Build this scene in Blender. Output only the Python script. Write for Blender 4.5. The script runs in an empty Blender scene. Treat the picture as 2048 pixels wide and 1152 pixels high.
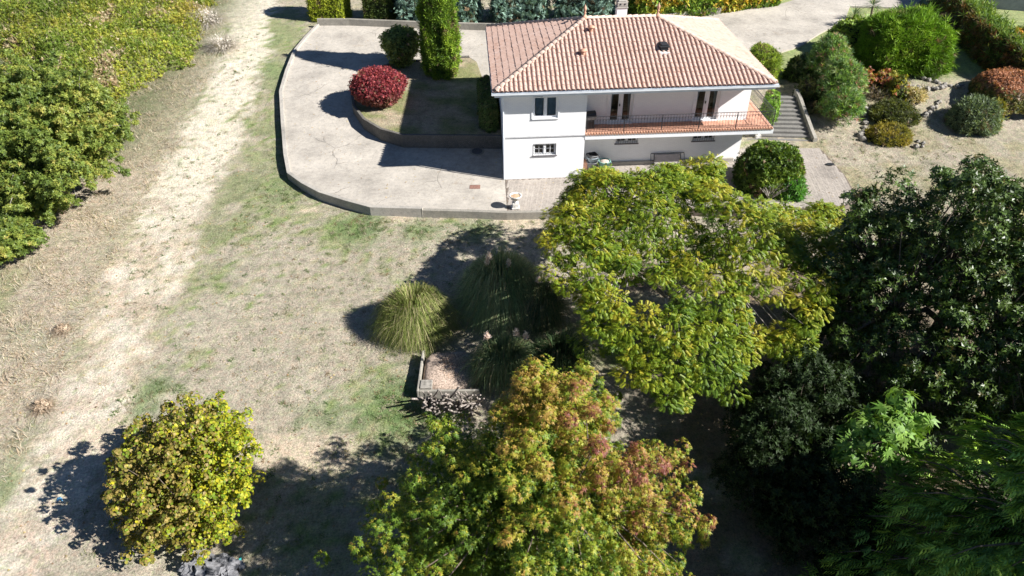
import bpy, bmesh, math, random
import numpy as np
from mathutils import Vector, Matrix
from mathutils.geometry import delaunay_2d_cdt
R = math.radians
random.seed(5)
rng = np.random.default_rng(11)
scene = bpy.context.scene
col = scene.collection

# ------------------------------------------------------------------ camera, sky, sun, exposure
TH, RL, FP, CH = R(37.45), R(-0.54), 1420.0, 20.0
_c, _s, _cr, _sr = math.cos(TH), math.sin(TH), math.cos(RL), math.sin(RL)
_X = np.array([1, 0, 0.]); _D = np.array([0, -_s, -_c]); FW = np.array([0, _c, -_s])
RX = _cr*_X - _sr*_D; DN = _sr*_X + _cr*_D
CAM = np.array([0, 0, CH])
cd = bpy.data.cameras.new('camera'); cam = bpy.data.objects.new('camera', cd); col.objects.link(cam)
cd.sensor_width = 36; cd.lens = 36*FP/2048; cd.clip_start = .5; cd.clip_end = 3000
M = Matrix.Identity(4)
for i in range(3):
    M[i][0] = RX[i]; M[i][1] = -DN[i]; M[i][2] = -FW[i]; M[i][3] = CAM[i]
cam.matrix_world = M
scene.camera = cam

SUN_EL, SUN_AZ = R(36.6), R(-18.5)           # azimuth of the sun seen from the scene, from +X counter-clockwise
w = bpy.data.worlds.new('World'); scene.world = w; w.use_nodes = True
nt = w.node_tree; bg = nt.nodes['Background']
sky = nt.nodes.new('ShaderNodeTexSky'); sky.sky_type = 'NISHITA'; sky.sun_disc = False
sky.sun_elevation = SUN_EL; sky.sun_rotation = R(90) - SUN_AZ
sky.air_density = .6; sky.dust_density = .0; sky.ozone_density = 3.5
nt.links.new(sky.outputs[0], bg.inputs[0]); bg.inputs[1].default_value = 0.05
sl = bpy.data.lights.new('sun', 'SUN'); sl.energy = 5.0; sl.angle = R(.53); sl.color = (1, .97, .925)
so = bpy.data.objects.new('sun', sl); col.objects.link(so)
sd = Vector((math.cos(SUN_AZ)*math.cos(SUN_EL), math.sin(SUN_AZ)*math.cos(SUN_EL), math.sin(SUN_EL)))
so.rotation_euler = sd.to_track_quat('Z', 'Y').to_euler(); so.location = (60, -20, 60)
vs = scene.view_settings; vs.view_transform = 'Standard'; vs.look = 'None'; vs.gamma = 1; vs.exposure = 1.15
scene.cycles.max_bounces = 6; scene.cycles.transparent_max_bounces = 8

# ------------------------------------------------------------------ maths helpers
def ray(u, v): return FW + RX*(u-1024)/FP + DN*(v-576)/FP
def proj(P):
    d = np.atleast_2d(P) - CAM; zc = d @ FW
    return np.stack([1024+FP*(d @ RX)/zc, 576+FP*(d @ DN)/zc, zc], 1)
def sstep(a, b, x):
    t = np.clip((np.asarray(x, float)-a)/(b-a), 0, 1); return t*t*(3-2*t)
LY = [-200, 5, 15, 25, 33, 36, 39, 42, 48, 53, 60, 80, 130, 900]
LZ = [-6, -1.6, -1.1, -.68, -.42, -.40, -.25, .05, .85, 1.4, 2.1, 3.4, 6.0, 20]
RY = [-200, 5, 15, 25, 33, 36, 39, 42, 46, 50, 58, 80, 130, 900]
RZ = [-6, -1.6, -1.1, -.68, -.42, -.36, -.1, .25, 1.62, 2.1, 2.5, 3.7, 6.0, 20]
def hground(x, y):
    t = sstep(5, 13.5, x); return (1-t)*np.interp(y, LY, LZ) + t*np.interp(y, RY, RZ)
def hdrive(x, y):
    t = sstep(5, 13.5, x)
    l = np.interp(y, [30, 37.5, 42, 48, 53, 60, 80], [0, 0, .35, 1.15, 1.68, 2.32, 3.6])
    r = np.interp(y, [30, 39, 42, 46, 50, 58, 80], [0, .06, .5, 1.75, 2.2, 2.62, 3.8])
    return (1-t)*l + t*r
def hbed(x, y): return np.interp(y, [30, 40, 48, 53.5, 60], [1.0, 1.0, 1.3, 1.73, 2.3])
def G(u, v, hf=hground):
    d = ray(u, v); lo = 8.; t = lo
    while t < 260:
        p = CAM + d*t
        if p[2] < hf(p[0], p[1]): break
        lo = t; t += .7
    hi = t
    for _ in range(30):
        m = (lo+hi)/2; p = CAM + d*m
        if p[2] < hf(p[0], p[1]): hi = m
        else: lo = m
    return CAM + d*hi
def hash3(ix, iy, iz, seed):
    n = (ix*374761393 + iy*668265263 + iz*1274126177 + seed*2654435761) & 0xffffffff
    n = ((n ^ (n >> 13))*1274126177) & 0xffffffff
    n = ((n ^ (n >> 16))*2246822519) & 0xffffffff
    return ((n ^ (n >> 15)) & 0xffff)/65535.0
def vnoise(P, s, seed=0):
    P = np.asarray(P, float)*s
    if P.shape[1] == 2: P = np.c_[P, np.zeros(len(P))]
    i = np.floor(P).astype(np.int64); f = P-i; f = f*f*(3-2*f); o = 0
    for a in (0, 1):
        for b in (0, 1):
            for c in (0, 1):
                wgt = (f[:, 0] if a else 1-f[:, 0])*(f[:, 1] if b else 1-f[:, 1])*(f[:, 2] if c else 1-f[:, 2])
                o = o + wgt*hash3(i[:, 0]+a, i[:, 1]+b, i[:, 2]+c, seed)
    return o
def fbm(P, s, seed=0, oct=3):
    o = 0; a = .5
    for k in range(oct): o = o + a*vnoise(P, s*2**k, seed+k*17); a *= .5
    return o/(1-.5**oct)
def inpoly(x, y, poly):
    x = np.asarray(x, float); y = np.asarray(y, float); r = np.zeros(x.shape, bool); n = len(poly)
    for i in range(n):
        x1, y1 = poly[i][0], poly[i][1]; x2, y2 = poly[(i+1) % n][0], poly[(i+1) % n][1]
        if y1 == y2: continue
        c = ((y1 > y) != (y2 > y)) & (x < (x2-x1)*(y-y1)/(y2-y1)+x1); r ^= c
    return r
def polydist(x, y, pl):
    """distance to a polyline, and the fraction along it"""
    best = np.full(np.shape(x), 1e9); par = np.zeros(np.shape(x)); n = len(pl)-1
    for i in range(n):
        a = np.array(pl[i][:2]); b = np.array(pl[i+1][:2]); ab = b-a
        t = np.clip(((x-a[0])*ab[0]+(y-a[1])*ab[1])/(ab @ ab), 0, 1)
        d = np.hypot(x-a[0]-t*ab[0], y-a[1]-t*ab[1]); k = d < best
        best = np.where(k, d, best); par = np.where(k, (i+t)/n, par)
    return best, par
def unit(a): return a/np.maximum(np.linalg.norm(a, axis=-1, keepdims=True), 1e-9)

# ------------------------------------------------------------------ object helpers
def tag(o, label=None, cat=None, group=None, kind=None):
    if label: o['label'] = label
    if cat: o['category'] = cat
    if group: o['group'] = group
    if kind: o['kind'] = kind
    return o
def empty(name, loc, rz=0, label=None, cat=None, group=None):
    o = bpy.data.objects.new(name, None); col.objects.link(o); o.location = [float(a) for a in loc]; o.rotation_euler.z = rz
    o.empty_display_size = .3
    tag(o, label, cat, group); return o
def link(name, me, mat=None, parent=None):
    o = bpy.data.objects.new(name, me); col.objects.link(o)
    if mat and not me.materials: me.materials.append(mat)
    if parent: o.parent = parent
    return o
def npmesh(name, V, Q, cols=None, smooth=False):
    V = np.ascontiguousarray(V, np.float32); Q = np.ascontiguousarray(Q, np.int32); m, k = Q.shape
    me = bpy.data.meshes.new(name)
    me.vertices.add(len(V)); me.vertices.foreach_set('co', V.ravel())
    me.loops.add(m*k); me.loops.foreach_set('vertex_index', Q.ravel())
    me.polygons.add(m); me.polygons.foreach_set('loop_start', np.arange(0, m*k, k, dtype=np.int32))
    me.update(calc_edges=True)
    if cols is not None:
        ca = me.color_attributes.new('Col', 'FLOAT_COLOR', 'POINT')
        ca.data.foreach_set('color', np.c_[cols, np.ones(len(cols))].astype(np.float32).ravel())
    me.polygons.foreach_set('use_smooth', np.full(m, smooth))
    return me
class MB:
    """collects shapes that make up one mesh"""
    def __init__(s): s.v = []; s.f = []
    def add(s, V, F):
        b = len(s.v); s.v += [tuple(map(float, p)) for p in V]; s.f += [tuple(b+i for i in q) for q in F]; return s
    def box(s, x0, y0, z0, x1, y1, z1):
        return s.add([(x0, y0, z0), (x1, y0, z0), (x1, y1, z0), (x0, y1, z0), (x0, y0, z1), (x1, y0, z1), (x1, y1, z1), (x0, y1, z1)],
                     [(0, 3, 2, 1), (4, 5, 6, 7), (0, 1, 5, 4), (1, 2, 6, 5), (2, 3, 7, 6), (3, 0, 4, 7)])
    def tube(s, P, rad, n=6, cap=True):
        P = [np.array(p, float) for p in P]; rad = rad if hasattr(rad, '__len__') else [rad]*len(P)
        V = []; F = []; up = np.array([0, 0, 1.])
        for i, p in enumerate(P):
            t = P[min(i+1, len(P)-1)]-P[max(i-1, 0)]; t = t/(np.linalg.norm(t)+1e-9)
            a = np.cross(t, up if abs(t[2]) < .9 else np.array([1., 0, 0])); a /= np.linalg.norm(a); b = np.cross(t, a)
            for k in range(n):
                an = 2*math.pi*k/n; V.append(p+rad[i]*(math.cos(an)*a+math.sin(an)*b))
        for i in range(len(P)-1):
            for k in range(n): F.append((i*n+k, i*n+(k+1) % n, (i+1)*n+(k+1) % n, (i+1)*n+k))
        if cap: F.append(tuple(range(n-1, -1, -1))); F.append(tuple((len(P)-1)*n+k for k in range(n)))
        return s.add(V, F)
    def lathe(s, prof, c=(0, 0, 0), n=16):
        V = []; F = []
        for r, z in prof:
            for k in range(n): V.append((c[0]+r*math.cos(2*math.pi*k/n), c[1]+r*math.sin(2*math.pi*k/n), c[2]+z))
        for i in range(len(prof)-1):
            for k in range(n): F.append((i*n+k, i*n+(k+1) % n, (i+1)*n+(k+1) % n, (i+1)*n+k))
        F.append(tuple(range(n-1, -1, -1))); F.append(tuple((len(prof)-1)*n+k for k in range(n)))
        return s.add(V, F)
    def mesh(s, name, smooth=False):
        me = bpy.data.meshes.new(name); me.from_pydata(s.v, [], s.f); me.update()
        if smooth: me.polygons.foreach_set('use_smooth', [True]*len(me.polygons))
        return me
    def build(s, name, mat, parent=None, smooth=False): return link(name, s.mesh(name, smooth), mat, parent)
def bevel(o, wdt, seg=1):
    m = o.modifiers.new('bevel', 'BEVEL'); m.width = wdt; m.segments = seg; m.limit_method = 'ANGLE'; return o

# ------------------------------------------------------------------ materials
def newmat(name):
    m = bpy.data.materials.new(name); m.use_nodes = True; t = m.node_tree; return m, t, t.nodes['Principled BSDF']
def N(t, kind, **kw):
    n = t.nodes.new('ShaderNode'+kind)
    for k, v in kw.items(): setattr(n, k, v)
    return n
def noise(t, vec, scale, detail=4, rough=.55, dist=0):
    n = N(t, 'TexNoise'); n.inputs['Scale'].default_value = scale; n.inputs['Detail'].default_value = detail
    n.inputs['Roughness'].default_value = rough; n.inputs['Distortion'].default_value = dist
    t.links.new(vec, n.inputs['Vector']); return n.outputs['Fac']
def ramp(t, fac, stops):
    n = N(t, 'ValToRGB'); e = n.color_ramp.elements
    while len(e) < len(stops): e.new(.5)
    for k, (p, c) in enumerate(stops): e[k].position = p; e[k].color = (*c, 1) if len(c) == 3 else c
    t.links.new(fac, n.inputs[0]); return n.outputs[0]
def mix(t, fac, a, b, mode='MIX'):
    n = N(t, 'MixRGB', blend_type=mode)
    for i, x in ((0, fac), (1, a), (2, b)):
        if hasattr(x, 'is_output') or isinstance(x, bpy.types.NodeSocket): t.links.new(x, n.inputs[i])
        else: n.inputs[i].default_value = x if i == 0 else (*x, 1)
    return n.outputs[0]
def bump(t, b, h, strength=.4, dist=.05):
    n = N(t, 'Bump'); n.inputs['Strength'].default_value = strength; n.inputs['Distance'].default_value = dist
    t.links.new(h, n.inputs['Height']); t.links.new(n.outputs[0], b.inputs['Normal']); return n
def simple(name, c, rough=.7, var=.12, scale=6, metal=0, spec=.4, bmp=0, c2=None):
    m, t, b = newmat(name); g = N(t, 'NewGeometry').outputs['Position']
    f = noise(t, g, scale, 5, .6)
    lo = tuple(a*(1-var*1.6) for a in c) if c2 is None else c2; hi = tuple(min(1, a*(1+var)) for a in c)
    t.links.new(ramp(t, f, [(.3, lo), (.68, hi)]), b.inputs['Base Color'])
    b.inputs['Roughness'].default_value = rough; b.inputs['Metallic'].default_value = metal; b.inputs['Specular IOR Level'].default_value = spec
    if bmp: bump(t, b, noise(t, g, scale*8, 4), bmp, .02)
    return m
def leafmat(name, rough=.5, transl=.3, spec=.3, gain=1.0):
    m, t, b = newmat(name); a = N(t, 'Attribute', attribute_name='Col')
    b.inputs['Roughness'].default_value = rough; b.inputs['Specular IOR Level'].default_value = spec
    g = N(t, 'NewGeometry').outputs['Position']
    c = mix(t, 1.0, a.outputs['Color'], ramp(t, noise(t, g, 9, 3, .6), [(.3, (.72, .72, .72)), (.7, (1.2, 1.2, 1.2))]), 'MULTIPLY')
    t.links.new(c, b.inputs['Base Color'])
    tr = N(t, 'BsdfTranslucent'); t.links.new(mix(t, 1.0, c, (1.25, 1.2, .55), 'MULTIPLY'), tr.inputs[0])
    ms = N(t, 'MixShader'); ms.inputs[0].default_value = transl
    t.links.new(b.outputs[0], ms.inputs[1]); t.links.new(tr.outputs[0], ms.inputs[2])
    t.links.new(ms.outputs[0], t.nodes['Material Output'].inputs[0]); return m
LEAF = leafmat('leaf'); CONIFER = leafmat('conifer_leaf', .6, .18, .2); GLOSSY = leafmat('glossy_leaf', .42, .12, .34); STRAW = leafmat('straw_blade', .7, .25, .15)
BARK = simple('bark', (.16, .125, .095), .9, .35, 9, bmp=.5)
PALEBARK = simple('pale_bark', (.40, .36, .31), .85, .35, 7, bmp=.4)
TWIG = simple('twig_core', (.030, .032, .018), .95, .4, 5)
WHITE = simple('white_paint', (.80, .81, .82), .5, .05, 3)
WHITEMETAL = simple('white_gutter_metal', (.74, .78, .82), .4, .05, 3)
IRON = simple('black_iron', (.030, .032, .036), .5, .2, 12)
DARKPLASTIC = simple('dark_plastic', (.025, .027, .03), .45, .2, 9)
TERRA = simple('terracotta', (.50, .28, .19), .8, .2, 7)
STONE = simple('pale_stone', (.27, .25, .22), .9, .35, 6, bmp=.6)
GREYSTONE = simple('grey_stone', (.19, .19, .20), .85, .35, 5, bmp=.6)
WOODGREY = simple('weathered_wood', (.30, .26, .23), .9, .45, 8, bmp=.5)
CURTAIN = simple('curtain_cloth', (.55, .62, .66), .9, .15, 4)
SOIL = simple('soil', (.16, .12, .085), .95, .35, 6, bmp=.5)

def concrete_mat(name, base, stain, crack=True, streak=False):
    m, t, b = newmat(name); g = N(t, 'NewGeometry').outputs['Position']
    c1 = ramp(t, noise(t, g, .45, 6, .62), [(.30, tuple(a*.66 for a in base)), (.46, tuple(a*.92 for a in base)), (.56, base), (.72, tuple(min(1, a*1.2) for a in base))])
    c2 = mix(t, ramp(t, noise(t, g, 14, 5, .7), [(.35, (0, 0, 0)), (.7, (1, 1, 1))]), c1, mix(t, 1, c1, (1.22, 1.2, 1.16), 'MULTIPLY'))
    c2 = mix(t, .8, c2, ramp(t, noise(t, g, 4.2, 7, .75), [(.32, (.70, .71, .72)), (.5, (1, 1, 1)), (.68, (1.2, 1.18, 1.14))]), 'MULTIPLY')
    c3 = mix(t, ramp(t, noise(t, g, .8, 5, .7, .6), [(.62, (0, 0, 0)), (.78, (.75, .75, .75))]), c2, stain)
    c3 = mix(t, ramp(t, noise(t, g, 34, 3, .6), [(.56, (0, 0, 0)), (.66, (.55, .55, .55))]), c3, tuple(a*.6 for a in base))
    c3 = mix(t, ramp(t, noise(t, g, 55, 2, .6), [(.63, (0, 0, 0)), (.68, (.6, .6, .6))]), c3, (.62, .59, .53))
    if crack:
        wv = N(t, 'MixRGB'); wv.inputs[0].default_value = .35; t.links.new(g, wv.inputs[1])
        nn = N(t, 'TexNoise'); nn.inputs['Scale'].default_value = 1.1; nn.inputs['Detail'].default_value = 5; t.links.new(g, nn.inputs['Vector']); t.links.new(nn.outputs['Color'], wv.inputs[2])
        vo = N(t, 'TexVoronoi', feature='DISTANCE_TO_EDGE'); vo.inputs['Scale'].default_value = .42; t.links.new(wv.outputs[0], vo.inputs['Vector'])
        line = ramp(t, vo.outputs['Distance'], [(.0, (.8, .8, .8)), (.006, (0, 0, 0))])
        gate = ramp(t, noise(t, g, .33, 3), [(.50, (0, 0, 0)), (.6, (1, 1, 1))])
        c3 = mix(t, mix(t, 1, line, gate, 'MULTIPLY'), c3, tuple(a*.3 for a in base))
    if crack:
        mp = N(t, 'Mapping'); mp.inputs['Rotation'].default_value = (0, 0, .12); t.links.new(g, mp.inputs[0]); bk_ = N(t, 'TexBrick'); t.links.new(mp.outputs[0], bk_.inputs['Vector'])
        for k_, v_ in (('Scale', 1), ('Brick Width', 5.2), ('Row Height', 4.3), ('Mortar Size', .012), ('Mortar Smooth', 1)): bk_.inputs[k_].default_value = v_
        c3 = mix(t, mix(t, 1, bk_.outputs['Fac'], ramp(t, noise(t, g, 1.3, 3), [(.35, (.15, .15, .15)), (.65, (.8, .8, .8))]), 'MULTIPLY'), c3, tuple(a*.45 for a in base))
        c3 = mix(t, ramp(t, noise(t, g, 1.7, 6, .75, 1.2), [(.64, (0, 0, 0)), (.72, (.6, .6, .6))]), c3, (.19, .165, .14))
    t.links.new(c3, b.inputs['Base Color']); b.inputs['Roughness'].default_value = .9; b.inputs['Specular IOR Level'].default_value = .2
    bump(t, b, noise(t, g, 40, 5, .7), .35, .02); return m
CONCRETE = concrete_mat('drive_concrete', (.375, .345, .305), (.30, .235, .165))
WALLCON = concrete_mat('wall_concrete', (.25, .235, .205), (.10, .095, .085), False)
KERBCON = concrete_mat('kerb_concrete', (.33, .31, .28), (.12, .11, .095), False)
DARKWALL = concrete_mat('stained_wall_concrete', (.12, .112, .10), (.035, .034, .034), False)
PAVER = concrete_mat('paver_concrete', (.335, .30, .268), (.27, .235, .205), False)

def wall_mat():
    m, t, b = newmat('painted_brick'); o = N(t, 'TexCoord').outputs['Object']
    s = N(t, 'SeparateXYZ'); t.links.new(o, s.inputs[0]); ad = N(t, 'Math', operation='ADD'); t.links.new(s.outputs[0], ad.inputs[0]); t.links.new(s.outputs[1], ad.inputs[1])
    cx = N(t, 'CombineXYZ'); t.links.new(ad.outputs[0], cx.inputs[0]); t.links.new(s.outputs[2], cx.inputs[1])
    br = N(t, 'TexBrick'); br.inputs['Scale'].default_value = 1; br.inputs['Brick Width'].default_value = .23; br.inputs['Row Height'].default_value = .072; br.inputs['Mortar Size'].default_value = .008
    br.inputs['Color1'].default_value = (.87, .87, .86, 1); br.inputs['Color2'].default_value = (.83, .83, .825, 1); br.inputs['Mortar'].default_value = (.76, .76, .765, 1)
    t.links.new(cx.outputs[0], br.inputs['Vector'])
    c = mix(t, ramp(t, noise(t, o, .9, 5, .7), [(.55, (0, 0, 0)), (.8, (.35, .35, .35))]), br.outputs['Color'], (.66, .64, .60))
    st_ = N(t, 'CombineXYZ'); m2 = N(t, 'Math', operation='MULTIPLY'); m2.inputs[1].default_value = .12; t.links.new(s.outputs[2], m2.inputs[0]); t.links.new(ad.outputs[0], st_.inputs[0]); t.links.new(m2.outputs[0], st_.inputs[2])
    c = mix(t, ramp(t, noise(t, st_.outputs[0], 2.6, 6, .7), [(.58, (0, 0, 0)), (.78, (.3, .3, .3))]), c, (.66, .65, .62))
    t.links.new(c, b.inputs['Base Color']); b.inputs['Roughness'].default_value = .75
    bump(t, b, br.outputs['Fac'], -.55, .012); return m
WALLM = wall_mat()
def tile_mat():
    m, t, b = newmat('roof_tile_clay'); g = N(t, 'NewGeometry').outputs['Position']
    c = ramp(t, noise(t, g, 3.6, 2, .5), [(.25, (.38, .235, .18)), (.42, (.47, .31, .245)), (.58, (.51, .35, .285)), (.8, (.55, .40, .345))])
    c = mix(t, ramp(t, noise(t, g, .5, 5, .6), [(.35, (0, 0, 0)), (.75, (.5, .5, .5))]), c, (.51, .385, .33))
    c = mix(t, ramp(t, noise(t, g, 26, 4, .65), [(.52, (0, 0, 0)), (.72, (.5, .5, .5))]), c, (.33, .26, .225))
    c = mix(t, ramp(t, noise(t, g, 1.4, 6, .7, .8), [(.56, (0, 0, 0)), (.74, (.5, .5, .5))]), c, (.27, .215, .185))
    t.links.new(c, b.inputs['Base Color']); b.inputs['Roughness'].default_value = .85; b.inputs['Specular IOR Level'].default_value = .2
    bump(t, b, noise(t, g, 60, 3), .2, .01); return m
TILE = tile_mat()
def glass_mat():
    m, t, b = newmat('window_glass')
    tr = N(t, 'BsdfTransparent'); tr.inputs[0].default_value = (.75, .8, .8, 1); gl = N(t, 'BsdfGlossy'); gl.inputs['Roughness'].default_value = .03
    fr = N(t, 'Fresnel'); fr.inputs[0].default_value = 1.6; ms = N(t, 'MixShader')
    t.links.new(fr.outputs[0], ms.inputs[0]); t.links.new(tr.outputs[0], ms.inputs[1]); t.links.new(gl.outputs[0], ms.inputs[2])
    t.links.new(ms.outputs[0], t.nodes['Material Output'].inputs[0]); return m
GLASS = glass_mat()
def ground_mat():
    m, t, b = newmat('ground_cover'); a = N(t, 'Attribute', attribute_name='Col').outputs['Color']; g = N(t, 'NewGeometry').outputs['Position']
    c = mix(t, .85, a, ramp(t, noise(t, g, 2.2, 8, .72), [(.28, (.48, .50, .46)), (.5, (1, 1, 1)), (.74, (1.38, 1.33, 1.26))]), 'MULTIPLY')
    c = mix(t, .9, c, ramp(t, noise(t, g, 13, 6, .75), [(.3, (.42, .42, .38)), (.52, (1, 1, 1)), (.70, (1.5, 1.46, 1.36))]), 'MULTIPLY')
    c = mix(t, ramp(t, noise(t, g, 7, 4, .7), [(.64, (0, 0, 0)), (.75, (.55, .55, .55))]), c, mix(t, 1, a, (.55, .6, .42), 'MULTIPLY'))
    c = mix(t, .8, c, ramp(t, noise(t, g, 4.5, 6, .75), [(.34, (.86, 1.0, .74)), (.5, (1, 1, 1)), (.64, (1.1, .97, .92))]), 'MULTIPLY')
    c = mix(t, ramp(t, noise(t, g, 30, 3, .7), [(.60, (0, 0, 0)), (.72, (.5, .5, .5))]), c, mix(t, 1, a, (.38, .40, .30), 'MULTIPLY'))
    t.links.new(c, b.inputs['Base Color']); b.inputs['Roughness'].default_value = .95; b.inputs['Specular IOR Level'].default_value = .1
    bump(t, b, noise(t, g, 9, 8, .78), .9, .12); return m
GROUND = ground_mat()

# ------------------------------------------------------------------ layout of slabs (world outlines)
OX, OY, ROT = -.328, 36.463, .055
ex = np.array([math.cos(ROT), math.sin(ROT)]); ey = np.array([-math.sin(ROT), math.cos(ROT)])
def HW(x, y): return np.array([OX, OY]) + ex*x + ey*y           # house coordinates to world
WW, DD, REC, LBW, FLZ = 14.06, 9.82, 1.31, 4.5, 2.65
P2 = lambda pts, hf: [tuple(G(u, v, hf)[:2]) for u, v in pts]
outer = P2([(1014, 424), (930, 421), (845, 419), (742, 416), (690, 402), (640, 386), (606, 368), (578, 348), (571, 310), (566, 250), (562, 185), (574, 143), (590, 103), (612, 76), (637, 50)], hdrive)
back = P2([(700, 50), (850, 56), (985, 60)], hdrive)
farr = P2([(1380, 33), (1440, 27), (1560, 8), (1600, -4), (1640, -14), (1850, -14), (1832, 16), (1700, 12), (1690, 40), (1640, 66), (1600, 92), (1560, 104), (1528, 97)], hdrive)
island_back = P2([(953, 122), (938, 113)], hbed)
island_left = P2([(862, 119), (790, 124), (745, 140), (716, 162), (704, 186), (708, 212), (728, 238), (762, 258), (806, 270)], hbed)
iw = tuple(HW(-.02, 0)); 
def ylocal(p): return (np.array(p)-[OX, OY]) @ ey
p_if = G(1004, 272, hbed)[:2]; yl_if = float(ylocal(p_if))
island_house_f = tuple(HW(-.02, yl_if)); 
drive_poly = [tuple(HW(-.02, 0))] + outer + back + farr + [tuple(HW(WW+1.2, DD+.8)), tuple(HW(WW, DD)), tuple(HW(-.02, DD))] + [tuple(HW(-.6, 9.8))] + island_back + island_left + [island_house_f]
bed_poly = [island_house_f, tuple(HW(-.02, 9.7)), tuple(HW(-.6, 9.8))] + island_back + island_left
pf = outer[0]
patio_r = P2([(1480, 425), (1690, 412), (1716, 396), (1690, 350), (1660, 318), (1632, 287), (1560, 279), (1485, 275)], lambda x, y: 0*x)
patio_poly = [tuple(HW(0, 0)), pf, (5.5, pf[1]+.1), (9.5, pf[1]+.2)] + patio_r + [tuple(HW(WW, 2.9)), tuple(HW(WW, REC)), tuple(HW(LBW, REC)), tuple(HW(LBW, 0))]

def sheet(name, poly, hf, step, mat, skirt=.4, parent=None, dz=0.0):
    P = np.array(poly, float); e = []
    pts = []
    for i in range(len(P)):
        a, b = P[i], P[(i+1) % len(P)]; k = max(1, int(np.hypot(*(b-a))/step))
        for j in range(k): pts.append(a+(b-a)*j/k)
    nb = len(pts); B = np.array(pts)
    gx, gy = np.meshgrid(np.arange(P[:, 0].min(), P[:, 0].max(), step), np.arange(P[:, 1].min(), P[:, 1].max(), step))
    gx = gx.ravel(); gy = gy.ravel(); k = inpoly(gx, gy, poly)
    d, _ = polydist(gx, gy, list(P)+[P[0]]); k &= d > step*.5
    allp = [Vector(p) for p in B]+[Vector((x, y)) for x, y in zip(gx[k], gy[k])]
    ov, oe, of, *_ = delaunay_2d_cdt(allp, [(i, (i+1) % nb) for i in range(nb)], [], 0, 1e-4)
    V = [(v.x, v.y, float(hf(v.x, v.y))+dz) for v in ov]; F = []
    for f in of:
        c = sum((ov[i] for i in f), Vector((0, 0)))/len(f)
        if inpoly(np.array([c.x]), np.array([c.y]), poly)[0]: F.append(tuple(f))
    n = len(V); V += [(x, y, float(hf(x, y))+dz) for x, y in B]+[(x, y, float(hf(x, y))+dz-skirt) for x, y in B]
    for i in range(nb): F.append((n+i, n+(i+1) % nb, n+nb+(i+1) % nb, n+nb+i))
    me = bpy.data.meshes.new(name); me.from_pydata(V, [], F); me.update()
    bm = bmesh.new(); bm.from_mesh(me); bmesh.ops.recalc_face_normals(bm, faces=[]); bm.to_mesh(me); bm.free()
    return link(name, me, mat, parent)

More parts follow.
